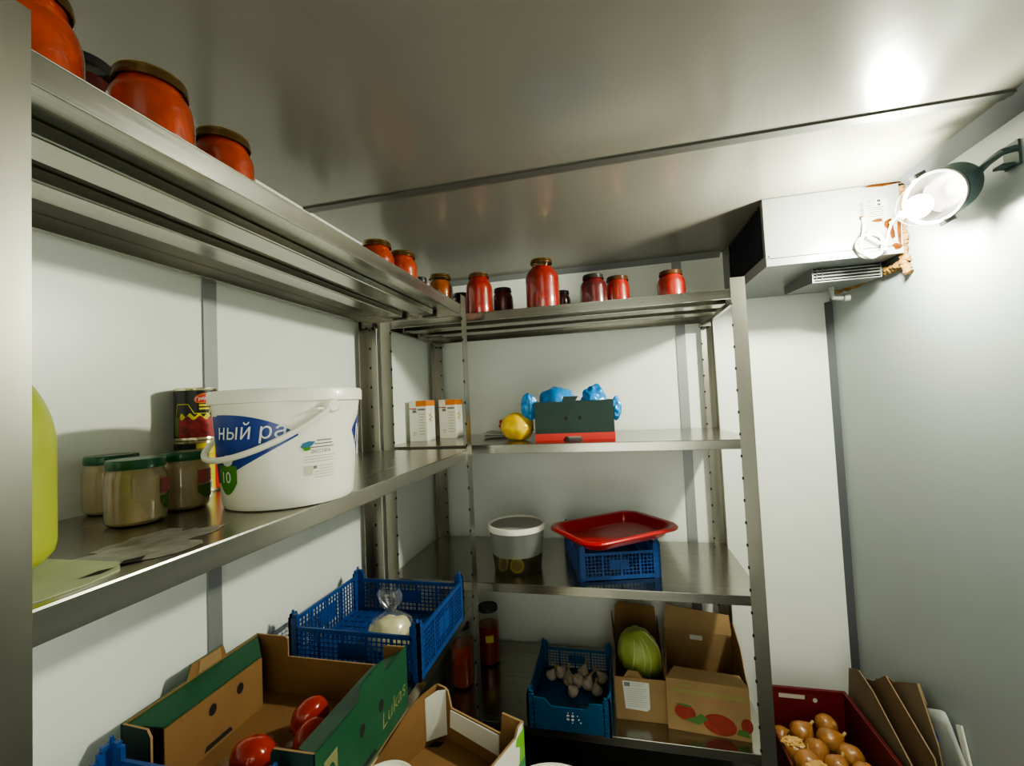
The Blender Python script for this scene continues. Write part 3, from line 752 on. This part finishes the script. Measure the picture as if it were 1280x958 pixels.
for i, (x, y, z, rx, rz) in enumerate(((.012, -.070, .034, 1.40, .15), (-.046, -.054, .032, 1.2, -.7))):
    t = thing('lemon_slice', ['lemon slice facing out low in the frosted tub', 'lemon slice at the left in the frosted tub'][i], 'lemon slice', (.498+x, -.405+y, Z3+z), rot=(rx, 0, rz))
    B().lathe([(.020, -.003), (.027, -.003), (.027, .003), (.020, .003), (.020, -.003)], 28, cap0=False, cap1=False).build('peel', LEMON, t)
    B().lathe([(.020, -.0025), (.020, .0025)], 28).build('flesh', LEMONF, t)
# red tray
TR = thing('serving_tray', 'red plastic tray lying on the small blue crate', 'tray', (.874, -.412, Z3+.1395), math.radians(38), rot=(0, 0, math.radians(38)))
def rrect(a, b, r, n=8):
    out = []
    for cx, cy, s in ((a-r, b-r, 0), (-a+r, b-r, PI/2), (-a+r, -b+r, PI), (a-r, -b+r, 1.5*PI)):
        for i in range(n+1): out.append((cx+r*math.cos(s+PI/2*i/n), cy+r*math.sin(s+PI/2*i/n)))
    return out
rings = [(.165, .108, .05, 0), (.172, .115, .055, .004), (.186, .130, .06, .030), (.190, .134, .062, .036), (.206, .150, .068, .038), (.212, .156, .070, .032), (.211, .155, .070, .027)]
vs = []; fs = []; n = len(rrect(1, 1, .1))
for a, b_, r, z in rings: vs += [(x, y, z) for x, y in rrect(a, b_, r)]
for k in range(len(rings)-1):
    for i in range(n):
        j = (i+1) % n; fs.append((k*n+i, k*n+j, (k+1)*n+j, (k+1)*n+i))
fs.append(tuple(range(n)))
B().add(vs, fs, 0, True).build('tray_body', REDPL, TR, solid=.003, angle=60)

# ------------------------------------------------------------------ back rack, bottom shelf
def garlic(i, x, y, z, r, rot, label):
    t = thing('garlic_bulb', label, 'garlic', (x, y, z), rot=rot, group='garlic bulbs in the blue crate')
    def fn(q, d):
        a = math.atan2(d.y, d.x); k = 1-.07*abs(math.sin(a*4))*(1-abs(d.z))
        z = q.z*(.85 if d.z < 0 else 1.0); s = 1-.35*max(0, d.z)**2
        return Vector((q.x*k*s, q.y*k*s, z+max(0, d.z)**6*r*.5))
    B().blob((0, 0, 0), (r, r, r*.85), 3, .03, 2, i, fn=fn).build('cloves', GARLIC, t)
    B().tube([(0, 0, r*1.2), (.003, .002, r*1.6), (.009, .004, r*2.1)], [.005, .004, .003], 7).build('dry_stalk', ROOT, t)
    B().lathe([(r*.25, -r*.76), (r*.18, -r*.69)], 8).build('root_plate', ROOT, t)
gs = [(.592, -.310), (.632, -.285), (.668, -.330), (.690, -.395), (.720, -.275), (.742, -.345), (.780, -.375), (.798, -.300), (.700, -.335)]
gl = ['garlic bulb at the far left of the crate', 'garlic bulb second from the left in the crate', 'garlic bulb third from the left, leaning', 'garlic bulb nearest the front of the crate', 'garlic bulb at the back of the cluster with upright stalk', 'garlic bulb right of the middle of the cluster', 'pinkish garlic bulb at the front right of the cluster', 'garlic bulb against the right wall of the crate', 'garlic bulb in the centre of the cluster']
for i, (x, y) in enumerate(gs):
    garlic(i, x, y, Z4+.030+(.0 if i != 8 else .004), .0235+.002*(i % 3), (random.uniform(-.7, .7), random.uniform(-.7, .7), random.uniform(0, 6)), gl[i])

def open_box(name, label, x0, x1, y0, y1, h, loc_z, rz=0, flaps=(), mats=(CARD, CARDP), cat='carton', hf=None):
    t = thing(name, label, cat, ((x0+x1)/2, (y0+y1)/2, loc_z), rz)
    w, d, th = x1-x0, y1-y0, .004
    B().box(-w/2, w/2, -d/2, d/2, 0, th).build('base', mats[0], t)
    B().box(-w/2, w/2, -d/2, -d/2+th, th, hf or h).build('front_wall', mats[0], t)
    B().box(-w/2, w/2, d/2-th, d/2, th, h).build('back_wall', mats[0], t)
    B().box(-w/2, -w/2+th, -d/2+th, d/2-th, th, h).build('side_wall', mats[0], t)
    B().box(w/2-th, w/2, -d/2+th, d/2-th, th, h).build('side_wall', mats[0], t)
    return t, w, d
D, w, d = open_box('cardboard_carton', 'narrow cardboard carton with white label, holding the cabbage', .850, 1.028, -.470, -.130, .148, Z4, mats=(CARDP, CARDP))
q = B().slab([(-w/2, d/2-.002, .148), (w/2, d/2-.002, .148), (w/2-.005, d/2+.030, .235), (0, d/2+.034, .240), (-w/2+.02, d/2+.034, .246), (-w/2+.005, d/2+.030, .225)], (0, .003, 0)); q.build('back_flap', CARD, D)
q = B().slab([(-w/2, -.02, .148), (-w/2, d/2-.01, .148), (-w/2-.010, d/2-.03, .236), (-w/2-.006, .05, .215)], (.003, 0, 0)); q.build('side_flap', CARD, D)
q = B().slab([(w/2-.003, -d/2+.01, .148), (w/2-.003, d/2-.01, .148), (w/2-.002, d/2-.03, .225), (w/2-.003, -d/2+.06, .190)], (.003, 0, 0)); q.build('side_flap', CARD, D)
q = B().slab([(-.058, -d/2+.002, .147), (.012, -d/2+.002, .147), (-.006, -d/2+.02, .160), (-.040, -d/2+.018, .163)], (0, .002, 0)); q.build('torn_flap', CARDP, D)
lb = B(); ff = lambda x, z: (x, -d/2-.0007, z); f2 = lambda x, z: (x, -d/2-.0012, z)
lb.flat([[(-.054, .040), (.020, .036), (.030, .046), (.030, .135), (-.062, .137)]], ff, 0)
lb.flat(rect2(-.056, -.036, .118, .132), f2, 1)
for i in range(9): lb.flat(rect2(-.050+.004*(i % 2), .022-.006*(i % 3), .110-i*.0075, .112-i*.0075), f2, 2)
for i in range(3): lb.flat(rect2(-.030, .015-.006*i, .130-i*.005, .1315-i*.005), f2, 2)
lb.build('paper_label', [PAPER, GREYPR, PALEPR], D, normals=False)
C = thing('cabbage', 'green cabbage head in the narrow cardboard carton', 'cabbage', (.950, -.320, Z4+.004+.130), rot=(.15, -.25, .3))
B().blob((0, 0, .018), (.080, .080, .105), 4, .07, 2.2, 2, fn=lambda q, d: q*(1+.02*math.sin(math.atan2(d.y, d.x)*9+d.z*5))).build('head', CABB, C)
rb = B()
for a0 in (-2.3, -1.75, -1.45, -.7):
    pts = []
    for i in range(14):
        ph = -1.0+2.1*i/13; a = a0+.35*math.sin(ph*1.2)
        dv = Vector((math.cos(ph)*math.cos(a), math.cos(ph)*math.sin(a), math.sin(ph)))
        k = 1+.07*noise.noise(dv*2.2+Vector((14.6, 3.4, 6.2)))+.02*math.sin(a*9+dv.z*5)
        pts.append((dv.x*.0805*k, dv.y*.0805*k, dv.z*.1055*k+.018))
    rb.tube(pts, [.0012+.0012*math.sin(PI*i/13) for i in range(14)], 6)
rb.build('leaf_rib', CABR, C)

E_, w, d = open_box('cardboard_carton', 'wide cardboard carton printed with tomatoes beside the right post', 1.040, 1.300, -.500, -.150, .168, Z4, rz=math.radians(-5), mats=(CARDP, CARDP))
q = B().slab([(-w/2, d/2, .168), (w/2, d/2, .168), (w/2-.004, d/2+.020, .236), (.01, d/2+.020, .246), (-w/2+.01, d/2+.020, .258)], (0, -.003, 0)); q.build('back_flap', CARDP, E_)
q = B().slab([(w/2, -d/2+.005, .168), (w/2, d/2-.01, .168), (w/2+.004, d/2-.03, .232), (w/2+.003, -d/2+.14, .225)], (-.003, 0, 0)); q.build('side_flap', CARDP, E_)
q = B().slab([(-w/2, -d/2, .168), (w/2, -d/2, .168), (w/2-.02, -d/2+.05, .178), (-w/2+.03, -d/2+.055, .180)], (0, .002, .003)); q.build('front_flap', CARDP, E_)
hh = B().box(-.030, .018, d/2-.0060, d/2-.0045, .135, .153, 0); hh.build('handle_hole', PAPER, E_)
pp = B(); ff = lambda x, z: (x, -d/2-.0007, z); f2 = lambda x, z: (x, -d/2-.0012, z)
pp.flat(ell2(-.072, .064, .034, .026, 24, -.2), ff, 0).flat(ell2(.035, .040, .052, .034, 28, -.15), ff, 0).flat(ell2(.118, .050, .018, .024, 18), ff, 0)
pp.flat([[(-.075, .040), (-.030, .030), (.0, .052), (-.022, .068), (-.040, .054)]], f2, 1).flat([[(.085, .018), (.125, .012), (.120, .034), (.092, .036)]], f2, 1)
pp.flat([[(-.105, .088), (-.060, .082), (-.050, .088), (-.085, .092)]], f2, 1)
pp.flat(rect2(-.115, .12, .128, .142), ff, 2).flat(rect2(-.03, .11, .104, .116), ff, 3).flat(rect2(-.09, -.05, .15, .158), ff, 2)
pp.build('printed_tomatoes', [pbr('faded_red_print', (.30, .035, .02), .7, var=.2, scale=40), pbr('faded_green_print', (.07, .18, .04), .7), pbr('pale_olive_print', (.30, .27, .10), .8), pbr('pale_rust_print', (.38, .20, .10), .8)], E_, normals=False)

# ------------------------------------------------------------------ aisle: tan box, lids
TB = thing('produce_carton', 'tan carton tray with white corner flaps standing in the aisle', 'carton', (.479, -1.284, .625), math.radians(-21))
w, d, h = .262, .385, .128; th = .005
B().box(-w/2, w/2, -d/2, d/2, 0, th).build('base', CARD, TB)
B().box(-w/2, -w/2+th, -d/2, d/2, th, h).build('side_wall', CARD, TB)
B().slab([(w/2, -d/2, th), (w/2, d/2, th), (w/2, d/2, h), (w/2, d/2-.020, h-.002), (w/2, d/2-.032, h-.018), (w/2, -d/2, h-.020)], (-th, 0, 0), 0, 1, 2).build('side_wall', [WHITECARD, CARDP, CARD], TB)
gp = B(); fo = lambda y, z: (w/2+.0006, y, z)
gp.flat([[(d/2-.001, 0), (d/2-.001, h-.012), (d/2-.030, h-.020), (d/2-.034, h-.034), (d/2-.018, h-.044), (d/2-.026, .02), (d/2-.04, 0)]], fo, 0)
gp.flat([[(d/2-.05, 0), (d/2-.03, .05), (d/2-.001, .055), (d/2-.001, 0)]], lambda y, z: (w/2+.001, y, z), 1)
gp.build('printed_leaf', [pbr('bright_leaf_print', (.16, .42, .03), .5), pbr('dark_leaf_print', (.04, .20, .08), .5)], TB, normals=False)
lab(B().slab([(-w/2, d/2, th), (w/2, d/2, th), (w/2, d/2, h), (w/2-.055, d/2, h), (w/2-.062, d/2, h*.62), (-w/2+.050, d/2, h*.66), (-w/2+.040, d/2, h*.95), (-w/2+.03, d/2, h), (-w/2, d/2, h)], (0, -th, 0), 0, 1).build('end_wall', [CARD, CARDP], TB), 'far end wall with a lowered middle')
B().slab([(-w/2, -d/2, th), (w/2, -d/2, th), (w/2, -d/2, h*.6), (-w/2, -d/2, h*.6)], (0, th, 0)).build('end_wall', CARD, TB)
lab(B().slab([(-w/2+th+.001, d/2-.050, th+.012), (-w/2+th+.028, d/2-.008, th+.012), (-w/2+th+.028, d/2-.008, h-.002), (-w/2+th+.018, d/2-.022, h+.001), (-w/2+th+.001, d/2-.050, h-.010)], (.002, .002, 0)).build('corner_flap', WHITECARD, TB), 'white folded corner flap')
lab(B().slab([(-w/2+.050, d/2-th-.001, h*.64), (w/2-.064, d/2-th-.001, h*.60), (w/2-.064, d/2-th-.004, h*.26), (-w/2+.050, d/2-th-.004, h*.34)], (0, -.0025, 0)).build('folded_flap', WHITECARD, TB), 'white flap folded inside the far wall')
B().flat([[(-w/2+th+.004, d/2-.05), (-w/2+th+.03, d/2-.035), (-w/2+th+.03, d/2-.018), (-w/2+th+.006, d/2-.028)]], lambda x, y: (x, y, th+.0006)).build('floor_slot', DARK, TB)
tag(B().box(.425, .610, -1.44, -1.14, 0, .6245).build('plain_carton', CARDG), 'plain tall carton under the tan tray in the aisle', 'carton')

def pail(label, x, y, z, r, h, name='white_pail'):
    t = thing(name, label, 'pail', (x, y, z))
    B().lathe([(r*.84, 0), (r*.90, .003), (r*.97, h-.012)], 40).build('pail_body', WHITEP, t)
    B().lathe([(r*.98, h-.014), (r, h-.013), (r, h-.002), (r*.985, h), (r*.93, h), (r*.90, h-.004), (r*.4, h-.004)], 48).build('lid', WHITEC, t)
    return t
pail('small white lidded tub standing inside the tan carton tray', 0.440, -1.345, .631, .060, .112, 'white_tub')
pail('white lidded pail in the aisle right of the tan carton', .716, -1.098, .262, .140, .256)
pail('white pail on the floor underneath the other aisle pail', .716, -1.098, 0, .140, .262)

# ------------------------------------------------------------------ onion crate and flattened cartons, right corner
def solid_crate(label, x0, x1, y0, y1, z0, h):
    t = thing('onion_crate', label, 'crate', ((x0+x1)/2, (y0+y1)/2, z0))
    w, d, th = x1-x0, y1-y0, .006
    B().box(-w/2, w/2, -d/2, d/2, 0, th).build('base', MAROON, t)
    B().slab([(-w/2, d/2, th), (w/2, d/2, th), (w/2, d/2, h), (-w/2, d/2, h)], (0, -th, 0)).box(-w/2-.003, w/2+.003, d/2-th-.001, d/2+.004, h-.014, h).build('back_wall', MAROON, t, bevel=.002)
    B().slab([(w/2, -d/2, th), (w/2, d/2, th), (w/2, d/2, h), (w/2, -d/2, h)], (-th, 0, 0)).box(w/2-th-.002, w/2+.004, -d/2, d/2, h-.012, h).build('side_wall', MAROON, t, bevel=.002)
    B().slab([(-w/2, -d/2, th), (-w/2, d/2, th), (-w/2, d/2, h), (-w/2, d/2-.07, h), (-w/2, d/2-.12, h*.58), (-w/2, -d/2, h*.55)], (th, 0, 0)).build('side_wall', MAROON, t, bevel=.002)
    B().slab([(-w/2, -d/2, th), (w/2, -d/2, th), (w/2, -d/2, h), (-w/2, -d/2, h)], (0, th, 0)).build('front_wall', MAROON, t, bevel=.002)
    return t, w, d
oc, w, d = solid_crate('dark red plastic crate full of onions in the right corner', 1.405, 1.692, -.640, -.188, .115, .190)
hs = B(); ff = lambda x, z: (x, d/2-.0066, z)
hs.flat(rect2(-.085, .005, .150, .166), ff).flat(ell2(.040, .150, .008, .009, 12), ff)
hs.build('handle_slot', PALEPR, oc)
solid_crate('dark red crate on the floor under the onion crate', 1.405, 1.692, -.640, -.188, 0, .114)
on0 = thing('onion', 'brown skinned onion in the dark red crate', 'onion', (1.5, -.4, .2), group='onions in the dark red crate')
R = .0365
def ofn(q, d):
    a = math.atan2(d.y, d.x)
    z = q.z + max(0, d.z)**10*.012
    return Vector((q.x*(1+.012*math.sin(a*11)), q.y*(1+.012*math.sin(a*11)), z))
B().blob((0, 0, 0), (R, R, R*.92), 4, .04, 1.8, 3, fn=ofn).build('bulb', ONION, on0)
B().tube([(0, 0, R*1.05), (.001, .001, R*1.30), (.004, .002, R*1.55)], [.007, .004, .0045], 8).build('dry_neck', ROOT, on0)
B().lathe([(.007, -R*.95), (.004, -R*.985)], 10).build('root_plate', ROOT, on0)
ON = []   # placed by hand in layers: floor of the crate is .121
cz = .121
def lay(xs, ys, z, jit):
    for j, y in enumerate(ys):
        for i, x in enumerate(xs):
            ON.append((x+(.018 if j % 2 else -.008)+random.uniform(-jit, jit), y+random.uniform(-jit, jit), z))
lay((1.450, 1.528, 1.606), (-.255, -.330, -.405, -.480, -.555), cz+.037, .004)
TOP = [(1.600, -.250, .212, 'onion at the back right of the heap with its root end showing'), (1.500, -.300, .207, 'large onion at the back left of the heap'),
       (1.575, -.335, .215, 'pale yellow onion in the middle of the heap'), (1.515, -.385, .214, 'pinkish onion left of the middle of the heap'),
       (1.612, -.400, .214, 'shiny onion by the right wall of the crate'), (1.465, -.445, .208, 'onion at the lower left by the crate wall'),
       (1.545, -.460, .218, 'onion at the bottom edge of the photo in the middle'), (1.620, -.478, .216, 'large onion at the bottom right of the heap')]
first = True
for i, (x, y, z) in enumerate(ON):
    rot = (random.uniform(-2, 2), random.uniform(-2, 2), random.uniform(0, 6))
    if first: on0.location = (x, y, z); on0.rotation_euler = rot; on0['label'] = 'brown onion in the bottom layer of the dark red crate'; first = False
    else: dup(on0, (x, y, z), rot, 'brown onion in the bottom layer of the dark red crate')
for i, (x, y, z, l) in enumerate(TOP):
    s = 1.04+.06*(i % 3)
    dup(on0, (x, y, z), [(-2.3, .3, .5), (.5, .8, 1), (1.2, -.5, 2), (2.0, .2, 0), (-.7, 1.2, 1), (.3, -1.2, 4), (1.0, .6, 2), (-1.2, -.3, 3)][i], l, (s, s, s))
for i, (x, y, l) in enumerate(((1.440, -.400, 'loose papery onion peel by the left wall of the crate'), (1.475, -.505, 'loose papery onion peel at the bottom left of the heap'))):
    tag(B().blob((x, y, .245 if i == 0 else .250), (.030, .022, .010), 3, .7, 3, i+30).build('onion_peel', pbr('onion_peel_%d' % i, (.55, .33, .10), .4, var=.2, scale=30)), l, 'onion peel')

CARDE = pbr('cardboard_edge', (.25, .175, .095), .85)
def sheet(label, pts, m, th=.004, name='flattened_carton'):
    return tag(B().slab(pts, (th, 0, .0), 0, 1).build(name, [m, CARDE]), label, 'cardboard', 'flattened cartons leaning in the right corner')
def yz(x, *q): return [(x+.006*z, y, z) for y, z in q]
sheet('flattened carton nearest the onion crate, lowest of the leaning sheets', yz(1.713, (-.12, 0), (-.18, .39), (-.252, .424), (-.34, .405), (-.533, .31), (-.64, 0)), CARDG)
sheet('flattened carton with a pointed top corner in the leaning stack', yz(1.744, (-.10, 0), (-.20, .37), (-.282, .407), (-.361, .474), (-.583, .375), (-.70, 0)), pbr('brown_cardboard', (.17, .10, .05), .85, var=.1, scale=10))
sheet('flattened brown carton behind the pointed one', yz(1.768, (-.10, 0), (-.25, .40), (-.344, .437), (-.484, .527), (-.56, .40), (-.66, 0)), CARDG)
sheet('flattened carton standing closest to the right wall', yz(1.798, (-.12, 0), (-.25, .41), (-.302, .422), (-.435, .499), (-.466, .453), (-.470, 0)), CARD)
t = thing('plastic_bag', 'white plastic bag with blue mark folded beside the flattened cartons', 'bag', (1.795, -.57, 0))
vs = []; fs = []; nx, nz = 10, 12
top = lambda u: .452+.041*min(1, u/.45) if u < .5 else .493-.10*(u-.5)/.5
for k in range(nz+1):
    for i in range(nx+1):
        u = i/nx; v = k/nz; y = .092-(.160+.04*(1-v))*u; z = v*top(u)
        x = .003*math.sin(u*9+v*3)+.006*noise.noise(Vector((u*3, v*3, 1)))
        vs.append((x, y, z))
for k in range(nz):
    for i in range(nx): a = k*(nx+1)+i; fs.append((a, a+1, a+nx+2, a+nx+1))
B().add(vs, fs, 0, True).build('bag_film', pbr('milky_bag', (.42, .44, .42), .35, coat=.2), t, solid=.002)
B().blob((-.008, .045, .395), (.003, .012, .018), 2).build('blue_mark', BLUEPR, t)
tag(B().slab([(1.806, -.64, 0), (1.806, -.70, 0), (1.814, -.622, .36), (1.815, -.588, .478), (1.814, -.568, .468), (1.812, -.60, .36)], (.005, 0, 0)).build('foam_board', WHITECARD), 'white foam board edge leaning on the right wall', 'board')

# ------------------------------------------------------------------ cooler
CO = thing('cooling_unit', 'white wall mounted refrigeration unit in the upper right corner', 'cooling unit', (1.61, -.28, 1.86))
def R_(x, y, z): return (x-1.61, y+.28, z-1.86)
x0, x1, y0, y1 = 1.412, 1.796, -.547, -.002
b = B()
def bx(b, a, c, d_, e, f_, g_, mi=0): return b.box(a-1.61, c-1.61, d_+.28, e+.28, f_-1.86, g_-1.86, mi)
bx(b, x0, x1, y0, y0+.004, 1.888, 2.086)                 # front sheet
bx(b, x0, x1, y0-.001, y0+.004, 1.862, 1.886)            # folded lower strip
bx(b, x0+.004, x1, y0+.004, y1, 1.866, 1.872)            # underside
bx(b, x0, x0+.004, y0+.004, y1, 1.862, 1.900)            # side sill
bx(b, x0, x0+.004, y0+.004, y0+.022, 1.900, 2.086); bx(b, x0, x0+.004, -.10, y1, 1.900, 2.086)
bx(b, x1-.004, x1, y0+.004, y1, 1.872, 2.086)
bx(b, x0+.004, x1-.004, y1-.004, y1, 1.872, 2.086)
bx(b, x0+.022, x1-.004, y0+.004, y1-.004, 2.080, 2.086)
b.build('casing', COOLW, CO, bevel=.001)
s = B(); bx(s, x0+.014, x0+.018, y0+.022, -.10, 1.900, 2.086)
for i in range(14): bx(s, x0+.004, x0+.014, y0+.030+i*.029, y0+.032+i*.029, 1.902, 2.084)
lab(s.build('side_grille', pbr('condenser_black', (.018, .020, .028), .5), CO), 'dark recessed side panel')
g = B()
g.slab([R_(1.585, -.440, 1.866), R_(1.585, -.440, 1.820), R_(1.585, -.190, 1.836), R_(1.585, -.190, 1.866)], (.004, 0, 0))
g.slab([R_(1.790, -.440, 1.866), R_(1.790, -.440, 1.820), R_(1.790, -.190, 1.836), R_(1.790, -.190, 1.866)], (-.004, 0, 0))
g.slab([R_(1.585, -.440, 1.820), R_(1.790, -.440, 1.820), R_(1.790, -.190, 1.836), R_(1.585, -.190, 1.836)], (0, 0, -.003))
g.build('outlet_hood', COOLG, CO)
s = B(); bx(s, 1.59, 1.786, -.432, -.428, 1.822, 1.866)
s.build('outlet_dark', DARK, CO)
s = B()
for i in range(4): bx(s, 1.588, 1.788, -.443, -.434, 1.824+i*.0105, 1.8275+i*.0105)
for xx in (1.595, 1.612): s.tube([R_(xx, -.445, 1.822), R_(xx+.004, -.445, 1.866)], .0012, 6)
s.build('outlet_louvre', COOLG, CO)
lb = B(); ff = lambda x, z: (x-1.61, y0-.0006+.28, z-1.86); f2 = lambda x, z: (x-1.61, y0-.0011+.28, z-1.86)
lb.flat(rect2(1.703, 1.762, 1.982, 2.040), ff, 0)
for i in range(2): lb.flat(shift(text2d('ЗАО  Ф', .012), 1.724, 2.033-i*.012), f2, 1)
for i in range(5): lb.flat(rect2(1.707, 1.752-.004*(i % 2), 2.012-i*.0065, 2.0138-i*.0065), f2, 2)
lb.flat(shift(text2d('IZOBXM', .0125), 1.692, 2.010, -PI/2), ff, 1)
lb.build('rating_plate', [pbr('plate_white', (.24, .24, .205), .5), pbr('plate_black_print', (.004, .004, .004), .9, spec=0.), pbr('plate_grey_print', (.012, .012, .010), .9, spec=0.)], CO, normals=False)
for (xx, zz) in ((1.425, 1.895), (1.70, 2.070), (1.775, 1.905)): B().lathe([(.004, 0), (.003, .003)], 10, 0, Matrix.Translation(R_(xx, y0, zz)) @ Matrix.Rotation(PI/2, 4, 'X')).build('screw', GREYPL, CO)
RUST = pbr('rust', (.05, .016, .004), .9, spec=0., var=.4, scale=60)
for (xx, zz, a_, b_, sd) in ((1.762, 1.955, .012, .020, 1), (1.770, 1.925, .006, .018, 2), (1.778, 1.885, .014, .010, 3), (1.735, 1.972, .016, .006, 4), (1.690, 1.985, .007, .007, 5), (1.75, 2.082, .05, .004, 6), (1.788, 1.93, .006, .05, 7)):
    B().blob(R_(xx, y0, zz), (a_, .0022, b_), 2, .6, 3, sd).build('rust_stain', RUST, CO)
st = B().tube([R_(1.700, -.30, 1.866), R_(1.700, -.30, 1.800), R_(1.705, -.30, 1.785), R_(1.735, -.30, 1.782)], .009, 10).lathe([(.014, 0), (.014, .018)], 14, 0, Matrix.Translation(R_(1.755, -.30, 1.782)) @ Matrix.Rotation(-PI/2, 4, 'Y'))
st.build('drain_pipe', GREYPL, CO)
fo = B(); random.seed(3)
for i in range(26):
    zz = 2.07-.0105*i; fo.blob((1.809, -.535+.02*random.random(), zz), (.012, .012, .010), 2, .5, 4, i)
for i in range(20):
    fo.blob((1.808-.002*random.random()-.0035*i*(i > 8)*.3, -.52+.02*i, 1.845-.012*random.random()), (.013, .016, .012), 2, .6, 4, i+40)
tag(fo.build('sealing_foam', FOAM), 'rusty yellow expanding foam sealing the gap beside the cooling unit', 'foam', kind='stuff')

# cord coil on the front of the cooler
pts = [Vector((1.692, -.549, 1.985)), Vector((1.690, -.556, 1.960)), Vector((1.684, -.560, 1.930))]
for i in range(61):
    a = 2.2+2*PI*3*i/60; k = i/60
    pts.append(Vector((1.702+(.034+.006*math.sin(5*k))*math.cos(a), -.558-.012*k-.003*math.sin(a*1.3), 1.892+(.036+.005*math.cos(7*k))*math.sin(a))))
pts += [Vector((1.738, -.572, 1.880)), Vector((1.742, -.574, 1.915)), Vector((1.752, -.580, 1.950)), Vector((1.765, -.62, 1.972)), Vector((1.775, -.68, 1.975)), Vector((1.776, -.735, 1.972))]
cd = thing('power_cord', 'white cord coiled on the front of the cooling unit', 'cord', (1.70, -.56, 1.89))
o = B().tube([p-Vector((1.70, -.56, 1.89)) for p in pts], .0032, 8).build('cable', CORD, cd)
for p in ((1.682, -.566, 1.925), (1.735, -.572, 1.872), (1.752, -.580, 1.950)):
    q = Vector(p)-Vector((1.70, -.56, 1.89))
    lab(B().blob(q, (.007, .006, .006), 2).build('tape', GREYPL, cd), 'grey tape binding the cord')

# ------------------------------------------------------------------ bulkhead lamp on the right wall
LP = thing('bulkhead_lamp', 'glowing oval bulkhead lamp with dark green housing on the right wall', 'lamp', (1.784, -.798, 1.958))
tilt = Matrix.Rotation(math.radians(-90-24), 4, 'Y')      # local z -> towards -x and a little down
TL = Matrix.Rotation(math.radians(0), 4, 'Z') @ tilt
def oval(prof, mi=0, n=40, cap0=True, cap1=True):
    return B().lathe([(r, z) for r, z in prof], n, mi, TL, .60, 1.0, cap0, cap1)
oval([(.045, .000), (.080, .006), (.098, .022), (.105, .044), (.108, .052), (.108, .060), (.100, .061), (.097, .052), (.088, .022), (.06, .010)]).build('housing', HOUSE, LP)
oval([(.040, .0115), (.060, .013), (.086, .026), (.095, .052), (.0955, .0605)], cap1=False).build('reflector', REFL, LP)
oval([(.1005, .061), (.1065, .0612), (.1065, .066), (.098, .067), (.0965, .0615)], cap0=False, cap1=False).build('rim', pbr('lamp_rim', (.22, .22, .21), .4), LP)
oval([(.097, .066), (.094, .085), (.080, .105), (.055, .118), (.025, .123)], cap0=False).build('lens', LENS, LP)
CLIP = pbr('bright_metal', (.4, .4, .39), .25, 1.)
for sx in (-1, 1):
    B().box(sx*.068-.007, sx*.068+.007, -.010, .010, .050, .078, 0, TL).build('clip', CLIP, LP, bevel=.002)
B().blob(TL @ Vector((0, .046, .070)), (.028, .036, .030), 3).build('bulb', BULB, LP)
br = B()
br.box(.010, .037, -.112, -.085, -.012, -.006).box(.032, .0375, -.125, -.085, -.016, .040)
br.tube([(-.008, -.070, -.004), (-.010, -.100, .004), (.004, -.122, .016), (.030, -.120, .022)], .008, 10)
br.build('wall_bracket', HOUSE, LP)

# ------------------------------------------------------------------ light
def point(name, loc, power, r, col):
    l = bpy.data.lights.new(name, 'POINT'); l.energy = power; l.shadow_soft_size = r; l.color = col
    o = bpy.data.objects.new(name, l); COL.objects.link(o); o.location = loc; return o
lp = LP.location + TL @ Vector((0, .046, .112))
point('lamp_light', lp, 20, .035, (.97, 1, .80))
w_ = bpy.data.worlds.new('world'); SC.world = w_; w_.use_nodes = True
w_.node_tree.nodes['Background'].inputs[0].default_value = (.97, 1.0, .82, 1)
w_.node_tree.nodes['Background'].inputs[1].default_value = 1.05

# ------------------------------------------------------------------ camera (pinhole, fitted to the racks)
F, YAW, PIT, ROL = 547.9, .228, .0398, -.0459
cy, sy = math.cos(YAW), math.sin(YAW)
fw = Vector((-sy*math.cos(PIT), cy*math.cos(PIT), math.sin(PIT))); rt = Vector((cy, sy, 0)); up = rt.cross(fw)
c, s = math.cos(ROL), math.sin(ROL)
r2 = c*rt+s*up; u2 = -s*rt+c*up
cam = bpy.data.cameras.new('camera'); co = bpy.data.objects.new('camera', cam); COL.objects.link(co)
cam.sensor_fit = 'HORIZONTAL'; cam.sensor_width = 36; cam.lens = F/1280*36; cam.clip_start = .02
M = Matrix((r2, u2, -fw)).transposed().to_4x4(); M.translation = (.9051, -2.1234, 1.4633)
co.matrix_world = M
SC.camera = co
SC.view_settings.view_transform = 'AgX'
SC.view_settings.look = 'AgX - Medium High Contrast'
SC.view_settings.exposure = 1.72
SC.cycles.max_bounces = 14; SC.cycles.diffuse_bounces = 9; SC.cycles.glossy_bounces = 6; SC.cycles.transparent_max_bounces = 16
